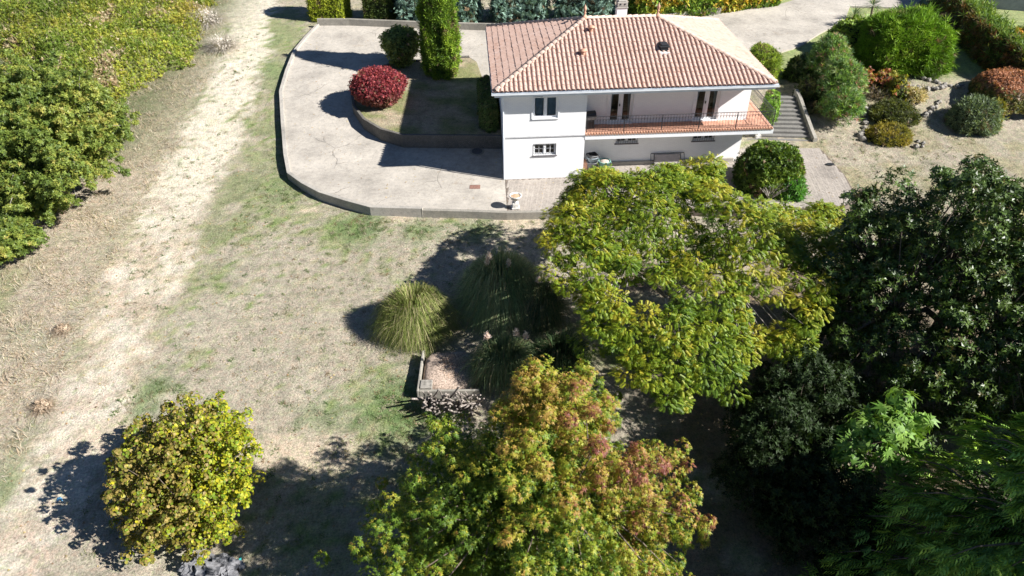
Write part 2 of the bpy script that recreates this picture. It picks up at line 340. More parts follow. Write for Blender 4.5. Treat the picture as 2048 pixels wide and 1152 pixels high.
# ------------------------------------------------------------------ ground
track = P2([(520, -60), (490, 60), (475, 150), (430, 250), (395, 330), (345, 420), (300, 520), (250, 640), (215, 760), (170, 860), (60, 1060), (-60, 1300)], hground)
def ground_color(x, y):
    P = np.c_[x, y]; n1 = fbm(P, .22, 1, 4); n2 = fbm(P, .7, 5, 3); n3 = fbm(P, 2.6, 9, 3); n4 = fbm(P, .12, 21, 3)
    dry = np.array([.388, .345, .278]); c = np.tile(dry, (len(x), 1))*(.86+.32*n3[:, None])
    def lay(cc, m):
        nonlocal c
        m = np.clip(m, 0, 1)[:, None]; c = c*(1-m)+np.array(cc)*m*(.75+.5*n3[:, None])
    lay((.43, .39, .315), sstep(.52, .68, n2)*.7)
    lay((.27, .255, .165), sstep(.48, .62, n4*.5+n3*.5)*.6)
    lay((.24, .26, .125), sstep(.54, .66, n1+.5*(n3-.5))*.6)
    lay((.15, .215, .07), sstep(.60, .70, n1*.4+n3*.6)*.75)
    d, par = polydist(x, y, track)
    # green strip between the track and the lawn, and under the kerb
    side = x-np.interp(y, [p[1] for p in track][::-1], [p[0] for p in track][::-1])
    lay((.235, .255, .14), sstep(1.7, 2.4, side)*(1-sstep(3.2, 5.5, side))*sstep(24, 34, y)*sstep(.35, .6, n2)*.9)
    for (u, v, r, g) in [(720, 450, 1.9, .8), (840, 462, 1.2, .7), (960, 458, 1.3, .75), (560, 380, 1.6, .5), (790, 800, 1.8, .8), (815, 850, 1.6, .7), (270, 800, 1.5, .8), (640, 830, 1.3, .5), (40, 960, 2.6, .9), (20, 690, 2.0, .6), (530, 80, 2.2, .6), (540, 140, 2, .5), (900, 690, 1.0, .2)]:
        q = G(u, v); dd = np.hypot(x-q[0], y-q[1])/r
        lay((.13, .215, .07), (1-sstep(.3, 1.15, dd+2.0*(n3-.5)))*g*.9)
    # reddish dead growth on the left verge
    lay((.41, .335, .255), (1-sstep(-3.6, -2.0, side))*sstep(.25, .5, n2)*.8)
    lay((.44, .385, .315), (1-sstep(-2.4, -1.2, side))*.55)
    lay((.22, .24, .11), (1-sstep(-6.5, -4.5, side))*(1-sstep(27, 31, y))*sstep(.42, .6, n2)*.7)
    # bare chalk track
    wdt = 2.05-.75*sstep(.4, .75, par)
    tm = 1-sstep(.62, 1.08, d/wdt+1.0*(n2-.5)+.9*(n3-.5)+.35*(n4-.5))
    tm *= 1-.9*sstep(.38, .58, par)*sstep(.36, .54, n2*.5+n3*.5)
    tm *= 1-.35*sstep(.50, .62, n3)
    lay((.50, .405, .325), (1-sstep(.7, 1.5, d/wdt+.8*(n2-.5)))*sstep(.38, .55, par)*.75)
    lay((.67, .61, .515), tm*.95)
    lay((.43, .31, .235), sstep(.52, .64, n4*.4+n2*.6)*tm*sstep(.35, .5, par)*(1-sstep(.7, .85, par))*.8)
    for (u, v, r) in [(800, 437, .9), (1040, 440, 1.6), (620, 420, .7), (640, 925, 2.4), (560, 900, 1.6), (210, 870, 1.5)]:
        q = G(u, v); dd = np.hypot(x-q[0], (y-q[1])*1.6)/r
        lay((.58, .49, .38), (1-sstep(.4, 1.1, dd+.8*(n3-.5)))*.8)
    # leaf litter under the trees at the right, garden soil by the rockery
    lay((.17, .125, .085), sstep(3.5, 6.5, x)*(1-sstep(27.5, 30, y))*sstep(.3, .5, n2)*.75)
    lay((.38, .335, .275), sstep(15, 17, x)*sstep(31, 34, y)*(1-sstep(46, 50, y))*.75)
    lay((.30, .27, .17), sstep(15, 17, x)*sstep(31, 34, y)*(1-sstep(46, 50, y))*sstep(.5, .64, n2)*.7)
    lay((.27, .33, .13), sstep(15, 16, x)*sstep(46, 48, y)*.8)
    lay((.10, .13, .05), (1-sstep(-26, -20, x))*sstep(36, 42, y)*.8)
    return np.clip(c, .02, .8)
def axis(a, b, s, far, g=1.25):
    m = list(np.arange(a, b+1e-6, s)); d = s; lo = a; hi = b; L = []; Hh = []
    while lo > -far: d *= g; lo -= d; L.append(lo)
    d = s
    while hi < far: d *= g; hi += d; Hh.append(hi)
    return np.array(L[::-1]+m+Hh)
gx = axis(-36, 32, .29, 600, 1.35); gy = axis(8, 64, .29, 800, 1.35)
XX, YY = np.meshgrid(gx, gy); x = XX.ravel(); y = YY.ravel()
z = hground(x, y) + (fbm(np.c_[x, y], .35, 3, 3)-.5)*.10 + (fbm(np.c_[x, y], 1.6, 4, 2)-.5)*.05
ind = inpoly(x, y, drive_poly) | inpoly(x, y, patio_poly) | inpoly(x, y, bed_poly)
z = np.where(ind, np.minimum(z, hground(x, y)-.02), z)
nx, ny = len(gx), len(gy); ii = np.arange(nx*ny).reshape(ny, nx)
Q = np.stack([ii[:-1, :-1].ravel(), ii[:-1, 1:].ravel(), ii[1:, 1:].ravel(), ii[1:, :-1].ravel()], 1)
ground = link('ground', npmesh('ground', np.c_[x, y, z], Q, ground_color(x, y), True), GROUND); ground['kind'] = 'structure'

drive = sheet('driveway', drive_poly, hdrive, .9, CONCRETE, .5); drive['kind'] = 'structure'
bed = sheet('planting_bed_ground', bed_poly, hbed, .6, None, .05, dz=-.06); bed['kind'] = 'structure'
v = np.array([vv.co for vv in bed.data.vertices]); ca = bed.data.color_attributes.new('Col', 'FLOAT_COLOR', 'POINT')
nn = fbm(v[:, :2], .8, 31, 3)[:, None]; cc = np.array([.40, .34, .25])*(1-sstep(.45, .62, nn))+np.array([.24, .25, .12])*sstep(.45, .62, nn)
ca.data.foreach_set('color', np.c_[cc, np.ones(len(v))].astype(np.float32).ravel()); bed.data.materials.append(GROUND)
patio = sheet('patio', patio_poly, lambda x, y: 0*x-.012, .9, simple('paver_joint_sand', (.16, .13, .105), .95, .3, 9), .5); patio['kind'] = 'structure'

# herringbone block pavers on the patio, too small to pick apart: one part
def pavers():
    V = []; L, W_ = .21, .105; gap = .006
    bx = [(p[0], p[1]) for p in patio_poly]; x0 = min(p[0] for p in bx); x1 = max(p[0] for p in bx); y0 = min(p[1] for p in bx); y1 = max(p[1] for p in bx)
    a = R(38); ca_, sa = math.cos(a), math.sin(a); cx, cy = (x0+x1)/2, (y0+y1)/2; rad = math.hypot(x1-x0, y1-y0)/2
    n = int(rad/W_)+3; rect = []
    for i in range(-n, n):
        for j in range(-n, n):
            k = (i-j) % 4
            if k == 0: rect.append((i*W_, j*W_, L, W_))
            elif k == 2: rect.append((i*W_, j*W_, W_, L)) if False else rect.append((i*W_, (j-1)*W_, W_, L))
    r = np.array(rect); ctr = r[:, :2]+r[:, 2:]/2
    wx = cx+ctr[:, 0]*ca_-ctr[:, 1]*sa; wy = cy+ctr[:, 0]*sa+ctr[:, 1]*ca_
    k = inpoly(wx, wy, patio_poly); d, _ = polydist(wx, wy, list(patio_poly)+[patio_poly[0]]); k &= d > .09
    r = r[k]; m = len(r); zz = rng.uniform(-.004, .004, m)
    cor = np.array([(0, 0), (1, 0), (1, 1), (0, 1)]); o = np.zeros((m, 8, 3))
    for q in range(4):
        lx = r[:, 0]+gap+cor[q, 0]*(r[:, 2]-2*gap); ly = r[:, 1]+gap+cor[q, 1]*(r[:, 3]-2*gap)
        X = cx+lx*ca_-ly*sa; Y = cy+lx*sa+ly*ca_
        o[:, q] = np.stack([X, Y, zz+.004], 1); o[:, q+4] = np.stack([X, Y, zz-.03], 1)
    F = np.array([(0, 1, 2, 3), (0, 4, 5, 1), (1, 5, 6, 2), (2, 6, 7, 3), (3, 7, 4, 0)])
    Q = (np.arange(m)[:, None, None]*8+F[None]).reshape(-1, 4)
    o2 = link('block_pavers', npmesh('block_pavers', o.reshape(-1, 3), Q), PAVER, patio); o2['kind'] = 'stuff'
pavers()

def wallstrip(name, path, ztop, zbot, th, mat, parent=None, off=0.0):
    """a wall of thickness th along a plan polyline; ztop and zbot are functions"""
    P = np.array([p[:2] for p in path], float); Q_ = []
    for i in range(len(P)-1):
        k = max(1, int(np.hypot(*(P[i+1]-P[i]))/.6))
        for j in range(k): Q_.append(P[i]+(P[i+1]-P[i])*j/k)
    Q_.append(P[-1]); P = np.array(Q_); T = np.gradient(P, axis=0); T /= np.linalg.norm(T, axis=1, keepdims=True); Nn = np.c_[-T[:, 1], T[:, 0]]
    a = P+Nn*(off-th/2); b = P+Nn*(off+th/2); n = len(P); V = []; F = []
    for i in range(n):
        zt = float(ztop(*P[i])); zb = float(zbot(*P[i]))
        V += [(a[i, 0], a[i, 1], zb), (b[i, 0], b[i, 1], zb), (b[i, 0], b[i, 1], zt), (a[i, 0], a[i, 1], zt)]
    for i in range(n-1):
        for k in range(4): F.append((i*4+k, i*4+(k+1) % 4, i*4+4+(k+1) % 4, i*4+4+k))
    F += [(0, 1, 2, 3), tuple((n-1)*4+k for k in (3, 2, 1, 0))]
    mb = MB(); mb.add(V, F); o = mb.build(name, mat, parent); bevel(o, .015); return o
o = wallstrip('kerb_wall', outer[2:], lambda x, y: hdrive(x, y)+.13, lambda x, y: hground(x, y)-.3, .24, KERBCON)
tag(o, 'low pale concrete kerb wall running round the outer curve of the driveway', 'kerb wall')
o = wallstrip('edge_kerb', [outer[2], outer[1], outer[0], (2.5, outer[0][1]+.05), (5.5, outer[0][1]+.1), (9.5, outer[0][1]+.2)], lambda x, y: .02, lambda x, y: hground(x, y)-.3, .22, WALLCON, off=0)
tag(o, 'weathered grey slab edge along the front of the patio below the urn', 'kerb')
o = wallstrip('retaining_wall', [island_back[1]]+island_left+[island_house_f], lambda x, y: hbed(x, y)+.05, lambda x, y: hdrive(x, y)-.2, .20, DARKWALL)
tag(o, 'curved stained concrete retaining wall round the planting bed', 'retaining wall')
o = wallstrip('back_wall', [outer[-1]]+back+[tuple(G(1180, 58, hdrive)[:2]), tuple(G(1300, 48, hdrive)[:2]), farr[0], farr[1]], lambda x, y: hdrive(x, y)+.5, lambda x, y: hdrive(x, y)-.3, .24, WALLCON)
tag(o, 'low concrete wall at the foot of the tall hedges behind the driveway', 'wall')

# ------------------------------------------------------------------ the house
house = empty('house', (OX, OY, 0), ROT, 'two storey white painted brick house with a terracotta hip roof and long balcony', 'house')
EZ, RISE, OH = 5.49, 1.99, .553
RW, RD = 15.147, 10.92
SOF = 5.2
def wall_face(mb, p0, p1, z0, z1, ops=(), depth=.2):
    """a wall from plan point p0 to p1 (outside on the right of the direction), with openings (s0,s1,z0,z1) and their reveals"""
    p0 = np.array(p0, float); p1 = np.array(p1, float); L = np.hypot(*(p1-p0)); t = (p1-p0)/L; n = np.array([t[1], -t[0]])
    S = sorted({0, L, *[o[0] for o in ops], *[o[1] for o in ops]}); Z = sorted({z0, z1, *[o[2] for o in ops], *[o[3] for o in ops]})
    P = lambda s, zz, d=0: (*(p0+t*s-n*d), zz)
    for i in range(len(S)-1):
        for j in range(len(Z)-1):
            cs, cz = (S[i]+S[i+1])/2, (Z[j]+Z[j+1])/2
            if any(o[0] < cs < o[1] and o[2] < cz < o[3] for o in ops): continue
            mb.add([P(S[i], Z[j]), P(S[i+1], Z[j]), P(S[i+1], Z[j+1]), P(S[i], Z[j+1])], [(0, 1, 2, 3)])
    for a, b, c, d in ops:
        mb.add([P(a, c), P(b, c), P(b, d), P(a, d), P(a, c, depth), P(b, c, depth), P(b, d, depth), P(a, d, depth)],
               [(0, 4, 5, 1), (1, 5, 6, 2), (2, 6, 7, 3), (3, 7, 4, 0)])
UPW = (1.57, 2.93, 3.70, 4.93); LOW = (1.6, 2.9, 1.46, 2.17)
D1 = (5.98, 7.36, 2.66, 4.85); D2 = (10.9, 12.3, 2.66, 4.85); LW1 = (6.55, 7.85, 1.38, 2.05); LW2 = (11.1, 12.4, 1.38, 2.05)
mb = MB(); wall_face(mb, (0, 0), (LBW, 0), -.3, SOF, [UPW, LOW])
wall_face(mb, (LBW, 0), (LBW, REC), -.3, SOF)
mb.build('wall', WALLM, house)
mb = MB(); sh = lambda o: (o[0]-LBW, o[1]-LBW, o[2], o[3])
wall_face(mb, (LBW, REC), (WW, REC), -.3, SOF, [sh(D1), sh(D2), sh(LW1), sh(LW2)]); mb.build('wall', WALLM, house)
mb = MB(); wall_face(mb, (WW, REC), (WW, DD), -.3, SOF); wall_face(mb, (WW, DD), (0, DD), -.3, SOF); wall_face(mb, (0, DD), (0, 0), -.3, SOF); mb.build('wall', WALLM, house)
MB().box(.25, 1.6, 2.5, WW-.25, DD-.2, 2.62).build('interior_floor', SOIL, house)
mb = MB(); mb.box(-.05, -.05, 2.60, LBW-.002, -.003, 2.68); mb.box(-.05, -.003, 2.60, -.003, DD-.1, 2.68); mb.build('string_course', simple('course_paint', (.60, .60, .61), .6, .1, 5), house)
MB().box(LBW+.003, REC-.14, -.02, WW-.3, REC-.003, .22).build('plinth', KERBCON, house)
# roof body, soffit, fascia, gutters
x0, x1, y0, y1 = -OH, RW-OH, -OH, RD-OH
rl, rr, rm = x0+RD/2, x1-RD/2, y0+RD/2
roof = MB().add([(x0, y0, EZ-.03), (x1, y0, EZ-.03), (x1, y1, EZ-.03), (x0, y1, EZ-.03), (rl, rm, EZ+RISE-.03), (rr, rm, EZ+RISE-.03)],
                [(0, 1, 5, 4), (1, 2, 5), (2, 3, 4, 5), (3, 0, 4)]).build('roof', simple('roof_underlay', (.20, .12, .09), .9, .2, 6), house)
MB().box(x0+.04, y0+.04, SOF, x1-.04, y1-.04, SOF+.03).build('soffit', WHITE, house)
for a in ((x0+.02, y0+.02, x1-.02, y0+.05), (x0+.02, y1-.05, x1-.02, y1-.02), (x0+.02, y0+.053, x0+.05, y1-.053), (x1-.05, y0+.053, x1-.02, y1-.053)):
    MB().box(a[0], a[1], SOF-.03, a[2], a[3], EZ-.06).build('fascia', WHITEMETAL, house)
def gutter(p, q):
    p = np.array([*p, EZ-.10]); q = np.array([*q, EZ-.10]); t = (q-p)/np.linalg.norm(q-p); n = np.array([t[1], -t[0], 0]); V = []; F = []
    pr = [(-.005, .05), (-.005, -.05), (.03, -.085), (.09, -.085), (.125, -.05), (.125, .055), (.135, .06), (.135, .045), (.118, -.045), (.09, -.075), (.03, -.075), (.005, -.05)]
    for e in (p, q):
        for a, b in pr: V.append(e+n*a+np.array([0, 0, b]))
    k = len(pr)
    for i in range(k-1): F.append((i, i+1, k+i+1, k+i))
    F += [tuple(range(k)), tuple(range(2*k-1, k-1, -1))]
    MB().add(V, F).build('gutter', WHITEMETAL, house)
gutter((x0-.13, y0), (x1+.13, y0)); gutter((x1, y0+.01), (x1, y1-.01)); gutter((x1+.1, y1), (x0-.1, y1)); gutter((x0, y1-.01), (x0, y0+.01))
MB().tube([(-.10, -.50, EZ-.18), (-.10, -.30, EZ-.35), (-.065, -.065, SOF-.15), (-.065, -.065, .05)], .045, 8).build('downpipe', WHITEMETAL, house)

# clay tiles
TWD, TEX, TLN = .2535, .365, .42
def tile_template():
    prof = [(0, .0), (.05, .004)]
    for k in range(7):
        a = math.pi*k/6; prof.append((.152-.098*math.cos(a), .006+.078*math.sin(a)))
    pr = np.array(prof); n = len(pr); V = []; F = []
    for (yy, lift, sc) in ((0, .030, 1.0), (TLN, .004, .93)):
        for a, b in pr: V.append((a if sc == 1 else .152+(a-.152)*sc, yy, b*sc+lift))
    for a, b in pr: V.append((a, .002, max(0, b*1-.012)+.008))
    for i in range(n-1): F.append((i, i+1, n+i+1, n+i))
    for i in range(n-1): F.append((i, 2*n+i, 2*n+i+1, i+1))
    return np.array(V), np.array(F)
TV, TF = tile_template(); tile_mesh = npmesh('tile', TV, TF); tile_mesh.materials.append(TILE)
restV = []; restF = []; nrest = 0; full_front = []
SL = math.hypot(RD/2, RISE)
slopes = [((x0, y0), (1, 0), (0, 1), RW, 'front'), ((x1, y0), (0, 1), (-1, 0), RD, 'r'), ((x1, y1), (-1, 0), (0, -1), RW, 'b'), ((x0, y1), (0, -1), (1, 0), RD, 'l')]
for (o, al, up, wid, nm) in slopes:
    A = np.array([*al, 0.]); U = np.array([up[0]*RD/2, up[1]*RD/2, RISE])/SL; Nn = np.cross(A, U); O = np.array([*o, EZ-.01])
    nc = round(wid/TWD); tw = wid/nc; nr = int(SL/TEX)+1
    for r_ in range(nr):
        s0 = -.05+r_*TEX
        for c_ in range(nc):
            a0 = c_*tw; inset = lambda s: max(0, s)*(RD/2)/SL
            jit = (random.uniform(-.009, .009), random.uniform(-.016, .016), random.uniform(0, .012))
            V = TV*[tw/TWD, 1, 1]+[a0+jit[0], s0+jit[1], jit[2]]
            if V[:, 0].max() < inset(s0) or V[:, 0].min() > wid-inset(s0) or s0 > SL-.05: continue
            full = V[:, 0].min() >= inset(s0+TLN) and V[:, 0].max() <= wid-inset(s0+TLN) and s0+TLN < SL
            if not full:
                V[:, 1] = np.minimum(V[:, 1], SL); ins = np.maximum(0, V[:, 1])*(RD/2)/SL
                V[:, 0] = np.clip(V[:, 0], ins, np.maximum(ins, wid-ins))
            W_ = O+V[:, :1]*A+V[:, 1:2]*U+V[:, 2:]*Nn
            if full and nm == 'front': full_front.append((O+A*(a0+jit[0])+U*(s0+jit[1])+Nn*jit[2], tw/TWD, A, U, Nn))
            else: restV.append(W_); restF.append(TF+nrest); nrest += len(TV)
for i, (p, sx, A, U, Nn) in enumerate(full_front):
    if i < 300:
        t = bpy.data.objects.new('tile', tile_mesh); col.objects.link(t); t.parent = roof
        m = Matrix.Identity(4)
        for k in range(3): m[k][0] = A[k]*sx; m[k][1] = U[k]; m[k][2] = Nn[k]; m[k][3] = p[k]
        t.matrix_local = m
    else:
        V = TV*[sx, 1, 1]; restV.append(p+V[:, :1]*A+V[:, 1:2]*U+V[:, 2:]*Nn); restF.append(TF+nrest); nrest += len(TV)
o = link('upper_tiles', npmesh('upper_tiles', np.concatenate(restV), np.concatenate(restF)), TILE, roof); o['kind'] = 'stuff'
def cap_mesh():
    mb = MB(); n = 7
    V = []; F = []
    for (yy, rr_, zz) in ((0, .145, .02), (.42, .118, .0), (0, .118, .008)):
        for k in range(n+1):
            a = math.pi*k/n; V.append((-rr_*math.cos(a), yy, zz+rr_*.8*math.sin(a)))
    for k in range(n): F.append((k, k+1, n+1+k+1, n+1+k)); F.append((k, 2*n+2+k, 2*n+3+k, k+1))
    mb.add(V, F); return mb.mesh('ridge_tile', True)
cap = cap_mesh(); cap.materials.append(simple('ridge_clay', (.52, .385, .315), .85, .2, 5))
def run_caps(p, q):
    p = np.array(p, float); q = np.array(q, float); L = np.linalg.norm(q-p); n = int(L/.37); Y = (q-p)/L
    X = np.cross(Y, [0, 0, 1]); X /= np.linalg.norm(X); Z = np.cross(X, Y)
    for i in range(n):
        t = bpy.data.objects.new('ridge_tile', cap); col.objects.link(t); t.parent = roof; m = Matrix.Identity(4); c = p+Y*(L/n)*i+Z*random.uniform(.02, .03)
        for k in range(3): m[k][0] = X[k]; m[k][1] = Y[k]; m[k][2] = Z[k]; m[k][3] = c[k]
        t.matrix_local = m
TOPL = (rl, rm, EZ+RISE+.02); TOPR = (rr, rm, EZ+RISE+.02)
run_caps((x0+.05, y0+.05, EZ+.03), TOPL); run_caps((x1-.05, y0+.05, EZ+.03), TOPR); run_caps((x1-.05, y1-.05, EZ+.03), TOPR); run_caps((x0+.05, y1-.05, EZ+.03), TOPL); run_caps(TOPR, TOPL)
for p in (TOPL, TOPR):
    MB().lathe([(.17, 0), (.17, .10), (.10, .16), (.055, .22), (.05, .30), (.09, .34), (.05, .38), (.05, .42), (.10, .52), (.085, .60), (.03, .72), (.008, .78)], p, 12).build('finial', TERRA, house, True)
rz = lambda yl: EZ+RISE/(RD/2)*(yl+OH)
for (a, b) in ((5.14, 3.81), (4.46, 1.96)):
    vt = MB().lathe([(.11, -.1), (.11, .16), (.10, .17)], (a, b, rz(b)+.05), 12).build('roof_vent', TERRA, house, True)
    MB().lathe([(.20, .21), (.20, .235), (.12, .30), (.02, .33)], (a, b, rz(b)+.05), 12).build('vent_cap', TERRA, vt, True)
b = 2.41; a = 8.98
ev = MB(); ev.box(a-.27, b-.62, rz(b-.62)+.02, a+.27, b-.34, rz(b-.34)+.03); flash = ev.build('lead_flashing', simple('flashing', (.62, .63, .64), .5, .15, 6), house)
ev = MB(); ev.box(a-.20, b-.36, rz(b)-.2, a+.24, b+.25, rz(b)+.12); ev.box(a-.27, b-.42, rz(b)+.125, a+.27, b+.30, rz(b)+.21); ev.box(a-.2, b-.34, rz(b)+.214, a+.2, b+.22, rz(b)+.27)
bevel(ev.build('roof_extractor', DARKPLASTIC, house), .03, 2)
ch = MB().box(7.02, 6.2, 5.6, 7.62, 6.7, 7.62).build('chimney', WALLM, house); 
cp = MB(); cp.box(6.98, 6.16, 7.624, 7.66, 6.74, 7.70); cp.box(7.02, 6.2, 7.704, 7.62, 6.7, 7.98)
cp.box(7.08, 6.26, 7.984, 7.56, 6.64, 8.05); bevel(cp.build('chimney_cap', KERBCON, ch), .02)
for dx in (.17, .43): MB().tube([(7.02+dx, 6.195, 7.86), (7.02+dx, 6.185, 7.86)], .05, 10).build('flue_hole', DARKPLASTIC, ch)
dm = MB(); n = 14
dm.tube([(7.1, 6.95, 7.3), (7.1, 6.95, 8.45)], .02, 6)
V = []; F = []
for k in range(5):
    for j in range(n): a_ = 2*math.pi*j/n; V.append((7.12+.10*k*math.cos(a_), 6.86-.02*(4-k)*.8+.03, 8.45+.10*k*math.sin(a_)))
for k in range(4):
    for j in range(n): F.append((k*n+j, k*n+(j+1) % n, (k+1)*n+(j+1) % n, (k+1)*n+j))
dm.add(V, F); dm.build('satellite_dish', WHITE, house, True)

def window(name, W_, y, sash=2, rows=1, cols_=1, curtain=None, fr=.06, grille=False, sill=True):
    a, b, c, d = W_; mid = (a+b)/2; f = MB(); ya, yb = y+.10, y+.15; g = .004
    f.box(a+g, ya, c+g, a+fr, yb, d-g); f.box(b-fr, ya, c+g, b-g, yb, d-g); f.box(a+fr+.002, ya, c+g, b-fr-.002, yb, c+fr); f.box(a+fr+.002, ya, d-fr, b-fr-.002, yb, d-g)
    f.box(mid-.05, ya-.012, c+fr+.002, mid+.05, yb-.012, d-fr-.002)
    root = f.build(name, WHITE, house)
    for s0, s1 in ((a+fr, mid-.05), (mid+.05, b-fr)):
        sa = MB(); q = .045 if name == 'window' else .085
        sa.box(s0+.003, ya+.012, c+fr+.003, s0+q, yb-.012, d-fr-.003); sa.box(s1-q, ya+.012, c+fr+.003, s1-.003, yb-.012, d-fr-.003)
        sa.box(s0+q+.002, ya+.012, c+fr+.003, s1-q-.002, yb-.012, c+fr+q); sa.box(s0+q+.002, ya+.012, d-fr-q, s1-q-.002, yb-.012, d-fr-.003)
        for r_ in range(1, rows): zz = c+(d-c)*r_/rows; sa.box(s0+q+.002, ya+.015, zz-.014, s1-q-.002, yb-.015, zz+.014)
        for r_ in range(1, cols_): xx = s0+(s1-s0)*r_/cols_; sa.box(xx-.014, ya+.018, c+fr+q+.002, xx+.014, yb-.018, d-fr-q-.002)
        sa.build('sash', WHITE, root)
        MB().add([(s0+q-.01, ya+.03, c+fr+q-.01), (s1-q+.01, ya+.03, c+fr+q-.01), (s1-q+.01, ya+.03, d-fr-q+.01), (s0+q-.01, ya+.03, d-fr-q+.01)], [(0, 1, 2, 3)]).build('pane', GLASS, root)
        if curtain:
            V = []; F = []; n = 26
            lo, hi = (s0, s1) if curtain == 'full' else ((s0, s0+(s1-s0)*.42) if s0 == a+fr else (s1-(s1-s0)*.42, s1))
            for i in range(n+1):
                xx = lo+(hi-lo)*i/n; yy = y+.30+.035*math.sin(i*1.9)+.015*math.sin(i*.7)
                taper = 0 if curtain == 'full' else (.35*(hi-lo))
                xb = xx if curtain == 'full' else (lo+(xx-lo)*.45 if s0 == a+fr else hi-(hi-xx)*.45)
                V += [(xb, yy, c+.05), (xx, yy, d-.05)]
            for i in range(n): F.append((2*i, 2*i+2, 2*i+3, 2*i+1))
            MB().add(V, F).build('curtain', CURTAIN, root, True)
    if sill: MB().box(a-.06, y-.06, c-.055, b+.06, y+.1, c-.004).build('sill', WHITE if name == 'window' and d > 4 else simple('sill_stone', (.12, .11, .12), .8, .2, 6), root)
    if grille:
        n = 9
        for i in range(n+1):
            xx = a+.03+(b-a-.06)*i/n; gm = MB(); gm.tube([(xx, y-.02, c+.01), (xx, y-.02, d-.02)], .008, 5)
            gm.build('grille_bar', IRON, root)
        for zz in (c+.12, d-.08): MB().tube([(a+.005, y-.02, zz), (b-.005, y-.02, zz)], .008, 5).build('grille_bar', IRON, root)
    return root
wn = window('window', UPW, 0, curtain='full')
# white surround proud of the brick, and the ventilation slot above
sr = MB(); a, b, c, d = UPW
sr.box(a-.09, -.035, c-.05, a-.003, -.003, d+.16); sr.box(b+.003, -.035, c-.05, b+.09, -.003, d+.16); sr.box(a-.002, -.035, d+.003, b+.002, -.003, d+.16)
sr.build('surround', WHITE, wn); MB().box(a+.0, -.045, d+.02, a+.52, -.037, d+.075).build('vent_slot', DARKPLASTIC, wn)
window('window', LOW, 0, rows=2, cols_=2, grille=True)
window('window', LW1, REC, rows=2, cols_=2, grille=True); window('window', LW2, REC, rows=2, cols_=2, grille=True)
for W_ in (D1, D2):
    dr = window('french_door', W_, REC, curtain='part', sill=False)
    j = MB(); a, b, c, d = W_; j.box(b+.02, REC-.035, c, b+.12, REC-.003, d+.1); j.box(a-.1, REC-.035, c, a-.01, REC-.003, d+.1); j.build('shutter_rail', WHITE, dr)
    MB().box((a+b)/2-.09, REC+.05, c+1.0, (a+b)/2-.03, REC+.08, c+1.14).build('handle', IRON, dr)
    MB().box(a-.02, REC-.12, FLZ+.006, b+.02, REC-.002, FLZ+.05).build('threshold', WHITE, dr)

# balcony: slab, terracotta floor tiles, nosing, iron railing
BX1, BY0, BY1 = 15.25, -.02, 6.4
bal = MB(); bal.box(LBW+.003, BY0, FLZ-.32, BX1, REC-.003, FLZ-.02); bal.box(WW+.003, REC-.003, FLZ-.319, BX1-.001, BY1, FLZ-.021)
bal = bal.build('balcony', WHITE, house)
TF2 = simple('terracotta_floor', (.50, .275, .19), .8, .2, 4, c2=(.37, .185, .125))
tl = MB(); q = .30
for i in range(int((BX1-LBW)/q)+1):
    for j in range(int((BY1-BY0)/q)+1):
        xa, xb = LBW+.01+i*q, min(LBW+.01+(i+1)*q-.012, BX1-.03); ya, yb = BY0+.1+j*q, min(BY0+.1+(j+1)*q-.012, BY1-.02)
        if xb-xa < .04: continue
        if ya < REC-.01: yb = min(yb, REC-.01 if xa < WW else yb)
        elif xa < WW: continue
        if yb-ya < .04: continue
        tl.box(xa, ya, FLZ-.018, xb, yb, FLZ+.002)
o = tl.build('floor_tiles', TF2, bal); o['kind'] = 'stuff'
ns = MB(); k = int((BX1-LBW)/.155)
for i in range(k):
    xx = LBW+.01+(BX1-LBW-.03)*i/k; ns.tube([(xx+.07, BY0-.05, FLZ-.005), (xx+.07, BY0+.095, FLZ+.012)], .062, 6)
o = ns.build('nosing_tiles', TERRA, bal); o['kind'] = 'stuff'
rail = MB(); RZ_ = FLZ+.98
yr, xr = .10, BX1-.08
rail.box(LBW+.05, yr-.018, RZ_-.012, xr+.02, yr+.018, RZ_+.012); rail.box(xr-.018, yr+.02, RZ_-.012, xr+.018, BY1-.1, RZ_+.012)
for zz in (FLZ+.10, FLZ+.80):
    rail.box(LBW+.05, yr-.009, zz-.009, xr, yr+.009, zz+.009); rail.box(xr-.009, yr+.01, zz-.009, xr+.009, BY1-.1, zz+.009)
for xx in np.linspace(LBW+.08, xr, 6): rail.box(xx-.02, yr-.021, FLZ, xx+.02, yr+.021, RZ_-.013)
rail = rail.build('railing', IRON, bal)
bm_ = MB(); bm_.tube([(0, 0, .10), (0, -.05, .16), (0, -.075, .24), (0, -.06, .34), (0, -.02, .46), (0, 0, .56), (0, 0, .80)], .0085, 5)
ring = [(.034*math.cos(a_), 0, .885+.06*math.sin(a_)) for a_ in np.linspace(0, 2*math.pi, 9)]
bm_.tube(ring, .007, 4, False)
bm_.tube([(-.05, 0, .70), (-.015, 0, .76), (0, 0, .80), (.015, 0, .76), (.05, 0, .70)], .007, 4)
bmesh_ = bm_.mesh('baluster'); bmesh_.materials.append(IRON)
nf = 64
for i in range(nf):
    t = bpy.data.objects.new('baluster', bmesh_); col.objects.link(t); t.parent = rail; t.location = (LBW+.16+(xr-LBW-.26)*i/(nf-1), yr, FLZ)
nf = 38
for i in range(nf):
    t = bpy.data.objects.new('baluster', bmesh_); col.objects.link(t); t.parent = rail; t.location = (xr, yr+.12+(BY1-.35-yr)*i/(nf-1), FLZ); t.rotation_euler.z = R(90)

